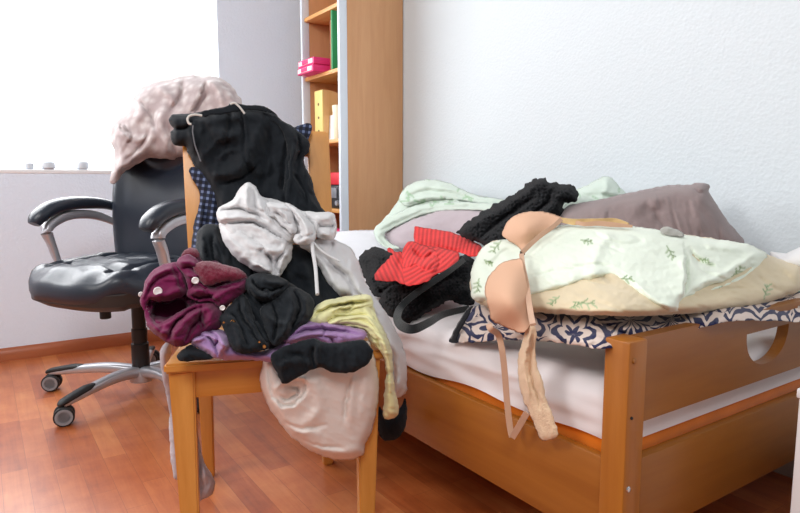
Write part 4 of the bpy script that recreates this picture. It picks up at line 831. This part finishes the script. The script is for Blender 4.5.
tag(du, 'mint green patterned duvet pushed against the wall at the back of the bed', 'duvet')
dA = [(412, 180, 2.98), (375, 220, 2.92), (440, 186, 2.84), (520, 198, 2.46), (375, 238, 2.82), (420, 235, 2.74), (480, 225, 2.45)]
cloth('turned_edge', zK(26, 190, 40, 168, 95, 135, 160, 112, 250, 105, 340, 108, 400, 112, 390, 130, 330, 130, 260, 128, 170, 142, 100, 170, 60, 192, 62, 215, 98, 236, 70, 241, 40, 224), [(a, b_, w-.10) for a, b_, w in dA], M_mint, parent=du, T=.03, edge=6, back=.03, sp=1.4, seed=86, waves=[(.004, 9, -15, 3)], paint=pd, strokes=[(zK(40, 190, 110, 155, 200, 125, 330, 118), 2.2, -.012), (zK(36, 200, 60, 225, 80, 236), 2, -.010), (zK(100, 160, 180, 130, 280, 118), 2.2, .010)])
cloth('fold', zK(98, 95, 118, 62, 150, 47, 195, 41, 242, 52, 292, 76, 342, 91, 396, 99, 380, 112, 320, 108, 250, 100, 180, 104, 120, 118), [(a, b_, w-.075) for a, b_, w in dA], M_mint, parent=du, T=.03, edge=7, back=.03, sp=1.4, seed=87, waves=[(.005, 10, 15, 3)], paint=pd, strokes=[(zK(120, 90, 170, 75, 230, 78, 300, 95), 2.4, -.012), (zK(150, 60, 200, 60, 260, 80), 2.6, .012), (zK(110, 110, 170, 95, 240, 95), 2, .010)])
lp = cloth('lilac_pillow', zK(52, 188, 90, 175, 150, 150, 220, 130, 300, 126, 370, 128, 390, 150, 330, 200, 250, 230, 190, 245, 110, 240, 80, 232, 62, 212), [(385, 245, 2.72), (470, 240, 2.4), (390, 225, 2.78), (480, 210, 2.46)], fabric('lilac grey velour', '#b8abb0', sheen=.15, var=.06), T=.05, edge=16, back=.03, seed=82, waves=[(.005, 18, 20, 2.5)], strokes=[(zK(70, 205, 150, 180, 250, 150), 4, .006)])
tag(lp, 'lilac grey pillow tucked under the mint duvet behind the red knit', 'pillow')
# grey brown velvet cushion
vc = cloth('velvet_cushion', z5(0, 125, 12, 110, 40, 97, 120, 82, 200, 64, 260, 52, 310, 42, 370, 42, 382, 38, 410, 37, 426, 46, 424, 62, 440, 88, 480, 148, 526, 205, 500, 240, 400, 250, 250, 220, 100, 190, 10, 170), [(708, 188, 1.80), (742, 243, 1.74), (660, 190, 1.86), (570, 205, 1.98), (700, 252, 1.66), (580, 232, 1.78)], fabric('mauve velvet', '#82706e', sheen=.2, var=.1, rough=.7), T=.10, edge=28, back=.05, seed=83, waves=[(.006, 22, 70, 2)],
    strokes=[(z5(420, 62, 400, 66, 380, 52), 2.5, -.014), (z5(420, 70, 450, 120, 510, 200), 3, .008), (z5(205, 120, 235, 90, 300, 80), 7, .012), (z5(260, 110, 290, 150, 300, 170), 5, -.008), (z5(410, 66, 395, 100, 400, 180), 6, .010)])
tag(vc, 'grey mauve velvet cushion leaning on the wall behind the cream pillow', 'cushion')
# black teddy fleece, upper lump
M_ted = fabric('black teddy fleece', '#0c0d10', sheen=.03, var=.3, bump=.6, bscale=260)
uf = cloth('black_fleece_jacket', zK(262, 192, 290, 165, 340, 130, 400, 95, 440, 75, 470, 50, 505, 37, 535, 50, 560, 56, 590, 56, 610, 75, 606, 98, 590, 108, 568, 112, 566, 145, 520, 170, 440, 220, 380, 240, 300, 215), [(458, 235, 2.20), (500, 248, 1.95), (540, 225, 1.95), (545, 180, 2.08), (575, 190, 2.02), (500, 200, 2.25)], M_ted, T=.075, edge=16, back=.04, ragged=1.8, seed=84, fuzz=(.011, 3.8), sp=1.1, creases=[], waves=[(.005, 24, -32, 2.4)],
    strokes=[(zK(290, 185, 380, 130, 470, 70, 510, 50), 5, .018), (zK(330, 205, 400, 150, 480, 95), 4, -.018), (zK(560, 70, 550, 110, 500, 150), 5, .016), (zK(530, 75, 520, 110, 470, 150), 3.5, -.014)])
tag(uf, 'black teddy fleece jacket lying on the bed behind the bra', 'jacket')
lf = cloth('black_fleece_cardigan', zE(38, 190, 50, 150, 85, 132, 130, 134, 160, 150, 200, 200, 260, 230, 330, 240, 400, 190, 450, 160, 490, 180, 480, 240, 478, 280, 494, 320, 490, 345, 450, 355, 380, 340, 300, 390, 240, 425, 200, 430, 180, 420, 130, 375, 112, 345, 122, 325, 90, 315, 70, 280, 55, 245), A(dx, 385, 325, .925)+A(dz, 470, 305, .50, 362, 265, .55, 370, 250, .60, 470, 258, .61, 420, 270, .60), M_ted, T=.06, edge=14, back=.03, sp=1.1, ragged=1.8, seed=85, fuzz=(.010, 3.4), creases=[], waves=[(.004, 14, -20, 2)],
    strokes=[(zE(120, 325, 150, 290, 210, 270, 300, 265), 4, .018, 's'), (zE(140, 300, 110, 310, 80, 300), 3.5, -.014), (zE(70, 150, 100, 170, 110, 220, 90, 260), 5, .016), (zE(300, 300, 370, 260, 450, 230), 5, -.014), (zE(200, 330, 280, 290, 330, 300), 5, .012), (zE(400, 320, 440, 290, 480, 290), 4, .016)])
tag(lf, 'black teddy fleece cardigan under the red knit with strap looping out', 'cardigan')
def PZ(zs, off, pts): return [pt(x, y, dz(x, y, z)-off) for (x, y), z in zip(pts, zs)]
ribbon('strap', PZ([.62, .60, .57, .54, .515, .505, .503, .505, .507, .507, .507], .12, zE(450, 176, 390, 222, 310, 275, 240, 325, 200, 365, 186, 405, 205, 438, 250, 450, 310, 425, 370, 392, 470, 368)), [.007, .008, .0085, .011, .009, .0075], .003, fabric('black webbing', '#1d2022', bump=.4), lf)
# red ribbed knit, three turned panels
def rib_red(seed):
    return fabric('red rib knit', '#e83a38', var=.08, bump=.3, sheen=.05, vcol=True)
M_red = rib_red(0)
def redA(off): return A(dz, 378, 285, .545, 480, 250, .61, 420, 285, .57, 410, 235, .63)
def roff(off): return [(x, y, w-off) for x, y, w in redA(0)]
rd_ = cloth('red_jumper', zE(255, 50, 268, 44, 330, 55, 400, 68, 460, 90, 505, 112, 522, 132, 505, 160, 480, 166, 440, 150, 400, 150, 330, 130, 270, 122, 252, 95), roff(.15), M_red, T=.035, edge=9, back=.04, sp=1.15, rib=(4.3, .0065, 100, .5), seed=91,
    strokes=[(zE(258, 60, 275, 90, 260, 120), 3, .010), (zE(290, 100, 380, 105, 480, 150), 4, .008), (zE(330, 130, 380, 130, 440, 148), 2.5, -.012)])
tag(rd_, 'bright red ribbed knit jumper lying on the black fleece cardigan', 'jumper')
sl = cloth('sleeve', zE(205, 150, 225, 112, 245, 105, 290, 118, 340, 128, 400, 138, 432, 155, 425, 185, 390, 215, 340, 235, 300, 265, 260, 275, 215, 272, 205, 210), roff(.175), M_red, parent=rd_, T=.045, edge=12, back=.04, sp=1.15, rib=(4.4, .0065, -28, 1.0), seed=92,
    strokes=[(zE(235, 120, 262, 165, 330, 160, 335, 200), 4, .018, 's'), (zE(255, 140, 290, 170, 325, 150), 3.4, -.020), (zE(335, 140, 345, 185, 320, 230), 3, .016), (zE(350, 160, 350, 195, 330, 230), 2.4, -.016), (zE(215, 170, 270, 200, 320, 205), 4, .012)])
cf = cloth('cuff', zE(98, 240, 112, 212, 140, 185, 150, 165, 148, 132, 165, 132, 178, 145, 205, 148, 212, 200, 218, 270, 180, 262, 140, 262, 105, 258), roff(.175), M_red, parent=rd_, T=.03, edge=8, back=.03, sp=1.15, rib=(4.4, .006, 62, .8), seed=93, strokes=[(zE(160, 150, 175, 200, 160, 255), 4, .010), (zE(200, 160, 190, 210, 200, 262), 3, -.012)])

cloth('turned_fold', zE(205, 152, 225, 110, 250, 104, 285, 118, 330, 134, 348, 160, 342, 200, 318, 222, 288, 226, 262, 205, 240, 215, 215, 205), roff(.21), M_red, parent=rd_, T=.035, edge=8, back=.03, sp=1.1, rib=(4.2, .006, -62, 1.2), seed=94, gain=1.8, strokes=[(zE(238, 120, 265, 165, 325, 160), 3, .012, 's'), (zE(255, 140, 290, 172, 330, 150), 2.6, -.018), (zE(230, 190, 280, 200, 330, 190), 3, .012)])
# navy and peach paisley quilt
def paisley():
    m, nt, b = newmat('navy paisley cotton'); uv = N(nt, 'ShaderNodeUVMap')
    mp = N(nt, 'ShaderNodeMapping'); mp.inputs['Scale'].default_value = (1, 1, 1); L(nt, uv.outputs[0], mp.inputs['Vector'])
    nz = N(nt, 'ShaderNodeTexNoise', Scale=22.0, Detail=2.0); L(nt, mp.outputs[0], nz.inputs['Vector'])
    ad = N(nt, 'ShaderNodeVectorMath', operation='MULTIPLY_ADD'); L(nt, nz.outputs['Color'], ad.inputs[0]); ad.inputs[1].default_value = (.03, .03, 0); L(nt, mp.outputs[0], ad.inputs[2])
    v = N(nt, 'ShaderNodeTexVoronoi', Scale=10.5, Randomness=.7); L(nt, ad.outputs[0], v.inputs['Vector'])
    df = N(nt, 'ShaderNodeVectorMath', operation='SUBTRACT'); L(nt, ad.outputs[0], df.inputs[0]); L(nt, v.outputs['Position'], df.inputs[1])
    sx = N(nt, 'ShaderNodeSeparateXYZ'); L(nt, df.outputs[0], sx.inputs[0])
    at2 = N(nt, 'ShaderNodeMath', operation='ARCTAN2'); L(nt, sx.outputs[1], at2.inputs[0]); L(nt, sx.outputs[0], at2.inputs[1])
    t3 = N(nt, 'ShaderNodeMath', operation='MULTIPLY'); L(nt, at2.outputs[0], t3.inputs[0]); t3.inputs[1].default_value = 3.0
    cs = N(nt, 'ShaderNodeMath', operation='COSINE'); L(nt, t3.outputs[0], cs.inputs[0])
    ab = N(nt, 'ShaderNodeMath', operation='ABSOLUTE'); L(nt, cs.outputs[0], ab.inputs[0])
    pe = N(nt, 'ShaderNodeMath', operation='MULTIPLY_ADD'); L(nt, ab.outputs[0], pe.inputs[0]); pe.inputs[1].default_value = -.42; pe.inputs[2].default_value = 1.2
    dk = N(nt, 'ShaderNodeMath', operation='MULTIPLY'); L(nt, v.outputs['Distance'], dk.inputs[0]); L(nt, pe.outputs[0], dk.inputs[1])
    k = N(nt, 'ShaderNodeMath', operation='MULTIPLY'); L(nt, dk.outputs[0], k.inputs[0]); k.inputs[1].default_value = 29.0
    s = N(nt, 'ShaderNodeMath', operation='SINE'); L(nt, k.outputs[0], s.inputs[0])
    v2 = N(nt, 'ShaderNodeTexVoronoi', Scale=90.0); L(nt, ad.outputs[0], v2.inputs['Vector'])
    q = N(nt, 'ShaderNodeMath', operation='MULTIPLY_ADD'); L(nt, v2.outputs['Distance'], q.inputs[0]); q.inputs[1].default_value = -1.1; L(nt, s.outputs[0], q.inputs[2])
    r = ramp(nt, q.outputs[0], [(0, rgb('#141b46')), (.02, rgb('#d5c3b8'))]); cr_ = nt.nodes[-1]
    nt.nodes.remove(nt.nodes[r.node.name]) if False else None
    h = N(nt, 'ShaderNodeMath', operation='MULTIPLY_ADD'); L(nt, q.outputs[0], h.inputs[0]); h.inputs[1].default_value = .25; h.inputs[2].default_value = .62
    r.node.color_ramp.elements[0].position = .40; r.node.color_ramp.elements[1].position = .47
    for l in list(nt.links):
        if l.to_node == r.node: nt.links.remove(l)
    L(nt, h.outputs[0], r.node.inputs[0]); L(nt, r, b.inputs['Base Color']); b.inputs['Roughness'].default_value = .9; b.inputs['Sheen Weight'].default_value = .2
    return m
pq = cloth('paisley_quilt', [(452, 342), (458, 330), (466, 316), (472, 308), (486, 304), (520, 305), (600, 308), (700, 306), (770, 298), (806, 293), (808, 320), (780, 321), (733, 321), (700, 328), (652, 338), (628, 345), (600, 349), (575, 345), (540, 341), (510, 340), (480, 342)],
    A(dx, 455, 340, .935, 480, 340, .925, 540, 341, .905, 598, 346, .897)+A(dy, 625, 335, .70, 652, 337, .69, 690, 328, .672, 715, 322, .64, 740, 320, .632, 803, 318, .628)+[(480, 305, 1.55), (600, 305, 1.30), (790, 297, 1.5)], paisley(), T=.018, edge=7, back=.01, sp=1.7, seed=95, waves=[(.005, 12, 5, 2.4)],
    strokes=[([(615, 330), (640, 326), (665, 330)], 4, .014), ([(600, 320), (630, 336), (650, 338)], 3, -.012), ([(460, 336), (520, 333), (590, 342)], 4, .006)])
tag(pq, 'navy and peach paisley quilt spilling out beneath the cream pillow', 'quilt')
bt = cloth('black_edge', zE(392, 502, 402, 470, 430, 420, 460, 372, 478, 360, 486, 362, 462, 412, 440, 450, 425, 485, 424, 504), [(x, y, w-.014) for x, y, w in A(dx, 455, 340, .935, 450, 335, .935, 470, 308, .96)], fabric('black binding', '#191b20'), parent=pq, T=.008, edge=4, back=.004, sp=1.6)

# cream pillow with green sprigs
def sprig(x, y, s, a):
    c_, s_ = math.cos(a), math.sin(a); f = lambda u, v: (x+(u*c_-v*s_)*s, y+(u*s_+v*c_)*s*.9)
    out = [([f(-.9, .1), f(0, 0), f(.9, -.15)], .55, '#8a9a6c')]
    for k, (u, du, dv) in enumerate(((-.5, .45, .5), (-.2, .45, -.45), (.15, .4, .5), (.4, .4, -.42), (.75, .4, .2))): out.append(([f(u, 0), f(u+du*.5, dv*.4), f(u+du, dv)], .65, '#6d8458' if k % 2 else '#9aae84'))
    return out
PA = A(dx, 475, 300, .98, 520, 316, .95)+A(dy, 605, 318, .70, 660, 316, .68, 730, 308, .68, 800, 296, .68)+[(480, 245, 1.72), (560, 226, 1.64), (640, 222, 1.58), (745, 243, 1.57), (800, 258, 1.6)]
def poff(o, y=0): return [(a, b_, w-o) for a, b_, w in PA]
pw_paint = []
for s_ in ((498, 247, 9, 2.2), (584, 303, 12, .2), (590, 240, 6, .1), (575, 306, 6, -.4), (482, 290, 8, 1.5), (766, 292, 9, -1.2), (555, 300, 7, 2.5)): pw_paint += sprig(*s_)
M_crp = fabric('cream printed cotton', '#d3c2a2', var=.05, vcol=True, bump=.1)
M_mnt = fabric('pale mint printed cotton', '#dfe6d6', var=.03, vcol=True, bump=.1)
pl = cloth('cream_pillow', zF(40, 250, 50, 205, 75, 165, 120, 140, 200, 130, 330, 90, 430, 85, 520, 90, 620, 95)+z5(360, 185, 440, 195, 520, 212, 590, 240, 640, 258, 690, 268, 700, 300, 690, 338, 640, 362, 560, 385, 450, 402, 340, 412, 200, 417, 100, 414)+zF(500, 395, 400, 394, 320, 390, 250, 384, 150, 380, 60, 352, 34, 305),
    poff(0), M_crp, T=.075, edge=24, back=.05, sp=1.35, seed=97, waves=[(.006, 20, 8, 2.6), (.002, 8, 20, 2)], paint=pw_paint,
    strokes=[(zF(40, 330, 120, 345, 240, 350), 4, -.006), (z5(250, 400, 420, 380, 560, 340, 680, 300), 6, .006), (z5(560, 300, 600, 330, 640, 350), 4, -.006)])
tag(pl, 'big cream pillow with green sprigs lying on the paisley quilt by the footboard', 'pillow')
fl_paint = []
for s_ in ((624, 279, 9, .1), (670, 252, 8, 1.2), (586, 241, 6, .3), (497, 246, 9, 2.3), (737, 272, 8, -.7), (478, 285, 8, 1.8), (488, 262, 5, .6), (704, 260, 5, .3), (720, 290, 5, -.6)): fl_paint += sprig(*s_)
fl = cloth('turned_back_case', zF(38, 300, 36, 250, 50, 205, 75, 165, 120, 140, 200, 128, 330, 88, 430, 84, 520, 88, 620, 93)+z5(355, 184, 420, 194, 500, 204, 545, 214, 590, 238, 580, 268, 540, 310, 480, 340, 400, 360, 352, 376, 345, 398, 322, 406, 290, 398, 230, 365, 180, 330, 140, 306)+zF(455, 284, 420, 286, 370, 305, 310, 322, 250, 335, 215, 346, 150, 352, 60, 345, 40, 330),
    poff(.036), M_mnt, parent=pl, T=.066, edge=20, back=.004, sp=1.35, gain=2.0, seed=98, waves=[(.005, 18, 12, 2.6)], paint=fl_paint,
    strokes=[(zF(245, 262, 330, 245, 420, 235), 3, .008, 's'), (zF(440, 240, 480, 260, 560, 320, 640, 370), 4, .014), (zF(470, 300, 540, 345, 640, 385), 2.5, -.006), (z5(355, 240, 360, 310, 345, 380), 4, .016, 's'), (z5(380, 330, 460, 300, 540, 250, 580, 230), 4, .012), (z5(375, 350, 470, 320, 560, 270), 3, -.012), (z5(370, 230, 400, 260, 440, 280), 4, -.010), (z5(400, 200, 440, 215, 520, 225), 3, .010), (zF(520, 100, 480, 160, 450, 230), 6, .008), (zF(120, 145, 170, 220, 180, 300), 6, .006), (z5(280, 380, 320, 398, 345, 385), 3, .008)])
fl['label'] = 'pale mint pillowcase flap with green sprigs'
tz = cloth('rolled_hair_tie', [(660, 231), (664, 227), (674, 228), (683, 232), (684, 236), (676, 237), (666, 235)], poff(.085), fabric('grey towelling', '#a8a59c'), T=.012, edge=4, back=.01, sp=1.2, waves=[(.004, 4, 0, 2)])
tag(tz, 'small grey rolled hair tie on the cream pillow below the velvet cushion', 'hair tie')
gp = cloth('green_pillow', [(770, 303), (785, 296), (806, 290), (812, 300), (806, 312), (785, 310)], A(dy, 770, 305, .76, 806, 305, .76), fabric('green print', '#7f9a7a', var=.2), T=.03, edge=6, back=.03)
tag(gp, 'green printed pillow corner peeking out at the right end of the bed', 'pillow')
wp = cloth('white_pillow', [(770, 252), (785, 253), (806, 246), (815, 262), (806, 275), (780, 268)], A(dx, 775, 260, 1.72, 806, 260, 1.72), fabric('white cotton', '#e6e4e4'), T=.05, edge=8, back=.03)
tag(cloth('white_pillow', [(325, 236), (345, 231), (375, 230), (400, 232), (400, 262), (360, 268), (325, 262)], [(330, 240, 2.86), (400, 236, 2.95), (330, 262, 2.5), (400, 262, 2.6)], fabric('white percale', '#dfe0e6', var=.02), T=.05, edge=8, back=.06, seed=79, waves=[(.004, 12, 5, 3)]), 'white pillow at the head of the bed beside the bookcase', 'pillow')
tag(wp, 'white pillow end beside the wall at the right border of the photo', 'pillow')

# ------------------------------------------------------------------ bra on the pillow
M_bra = plain('beige moulded foam', '#d5a98c', .75, spec=.2, bump=.1, bscale=900); M_trim = fabric('beige binding', '#c79f84', bump=.3); M_lace = fabric('peach lace', '#e8cbaa', bump=1.0, bscale=500, var=.08)
M_gold = fabric('golden lace', '#d0b07c', bump=1.0, bscale=400, var=.3)
def cup(outline, off, seed, par=None):
    return cloth('cup', outline, off, M_bra, parent=par, T=.07, edge=20, back=.004, sp=1.5, seed=seed, smooth=260, creases=[])
lo_ = [(x, y) for x, y in zF(84, 310, 92, 275, 115, 240, 150, 212, 190, 202, 212, 202, 222, 240, 232, 290, 238, 340, 242, 400, 238, 430, 222, 452, 190, 450, 150, 432, 112, 415, 100, 385, 92, 345)]
up_ = [(x, y) for x, y in zF(145, 118, 155, 85, 180, 58, 215, 42, 260, 38, 310, 45, 350, 62, 335, 82, 300, 100, 270, 122, 240, 145, 215, 172, 185, 150, 160, 135)]
br = empty('bra', pt(512, 280, dx(512, 280, .95)), 'beige moulded bra with lace bands draped over the cream pillow', 'bra')
cup(lo_, [(490, 260, 1.45), (485, 300, 1.30), (520, 300, 1.26)]+A(dx, 500, 333, .862, 522, 330, .862, 490, 331, .862), 101, br); cup(up_, poff(.098), 102, br)
def pf(x, y, o): return pt(x, y, float(rbf_fit(PA)(np.array([[x, y]], float))[0])-o)
def PP(o, pts): return [pf(x, y, o) for x, y in pts]
ribbon('underwire_binding', PP(.158, zF(346, 66, 320, 90, 280, 118, 245, 148, 215, 178)), .0055, .003, M_trim, br)
ribbon('underwire_binding', PP(.158, zF(210, 185, 216, 230, 228, 290, 236, 350, 244, 400, 250, 425)), .0055, .003, M_trim, br)
MB_ = MB().box(tuple(pf(522.5, 253, .136)-.005), tuple(pf(522.5, 253, .136)+.005), .002).build('centre_clasp', plain('dark metal clasp', '#6a5a50', .3, .8)); rel(br, MB_)
ribbon('lace_band', PP(.10, zF(345, 68, 390, 75, 430, 72, 480, 75, 530, 72, 575, 84)), [.006, .008, .006, .009, .007, .004], .004, M_gold, br)
ribbon('lace_band', PP(.098, zF(360, 66, 420, 82, 470, 80, 520, 84, 590, 90)), [.004, .005, .006, .006, .003], .003, M_trim, br)
# straps and wing fall over the edge of the mattress
zI = Z(470, 320, 3.945)
def PX(x_, pts): return [pt(x, y, dx(x, y, x_)) for x, y in pts]
ribbon('strap', PP(.08, zF(98, 425, 106, 442))[:2]+PX(.885, zI(112, 60, 128, 130, 138, 220, 146, 320, 156, 410, 166, 462)), .0065, .002, M_trim, br)
ribbon('strap', PX(.882, zI(166, 464, 190, 425, 224, 366)), .0065, .002, M_trim, br)
wg = cloth('lace_wing', zI(232, 0, 250, 10, 262, 60, 258, 110, 268, 190, 290, 250, 300, 310, 325, 370, 345, 455, 285, 476, 262, 430, 240, 380, 212, 320, 195, 255, 188, 190, 192, 130, 210, 70), A(dx, 531, 322, .872, 535, 370, .876, 545, 440, .886, 520, 370, .876), M_lace, parent=br, T=.007, edge=3, back=.003, sp=1.0, creases=[], seed=103, fuzz=(.0012, 2.2), waves=[(.0025, 6, 75, 3)], strokes=[(zI(245, 30, 215, 180, 240, 330), 2, .006), (zI(250, 60, 240, 200, 280, 350), 2, -.006)])
#END
# ------------------------------------------------------------------ light
wd = bpy.data.worlds.new('World'); sc.world = wd; wd.use_nodes = True; nt = wd.node_tree
bg = nt.nodes['Background']; tc = N(nt, 'ShaderNodeTexCoord'); sp = N(nt, 'ShaderNodeSeparateXYZ'); L(nt, tc.outputs['Generated'], sp.inputs[0])
mr = N(nt, 'ShaderNodeMapRange'); mr.inputs['From Min'].default_value = .35; mr.inputs['From Max'].default_value = .75; mr.inputs['To Min'].default_value = WORLD_IN; mr.inputs['To Max'].default_value = 3.2
L(nt, sp.outputs[1], mr.inputs['Value']); L(nt, mr.outputs[0], bg.inputs['Strength']); bg.inputs['Color'].default_value = (.98, .985, 1, 1)
def area(name, loc, target, sx, sy, power, color=(1, 1, 1)):
    l = bpy.data.lights.new(name, 'AREA'); l.shape = 'RECTANGLE'; l.size = sx; l.size_y = sy; l.energy = power; l.color = color
    o = bpy.data.objects.new(name, l); col.objects.link(o); o.location = loc
    o.rotation_euler = (Vector(target)-Vector(loc)).to_track_quat('-Z', 'Y').to_euler(); return o
area('window_daylight', (0, WY+.3, 1.75), (.5, 1.2, .5), 2.1, 1.4, 75, (.96, .98, 1))
area('left_fill', (-1.5, 1.5, 2.3), (.7, 1.6, .4), 1.0, 1.0, 38, (1, .98, .96))  # added fill light from the left, out of view, no real fixture
area('rear_fill', (-.6, -.7, 2.6), (.6, 3.4, .8), .9, .9, 40, (.97, .985, 1))  # added fill light behind the camera to brighten the window wall, no real fixture
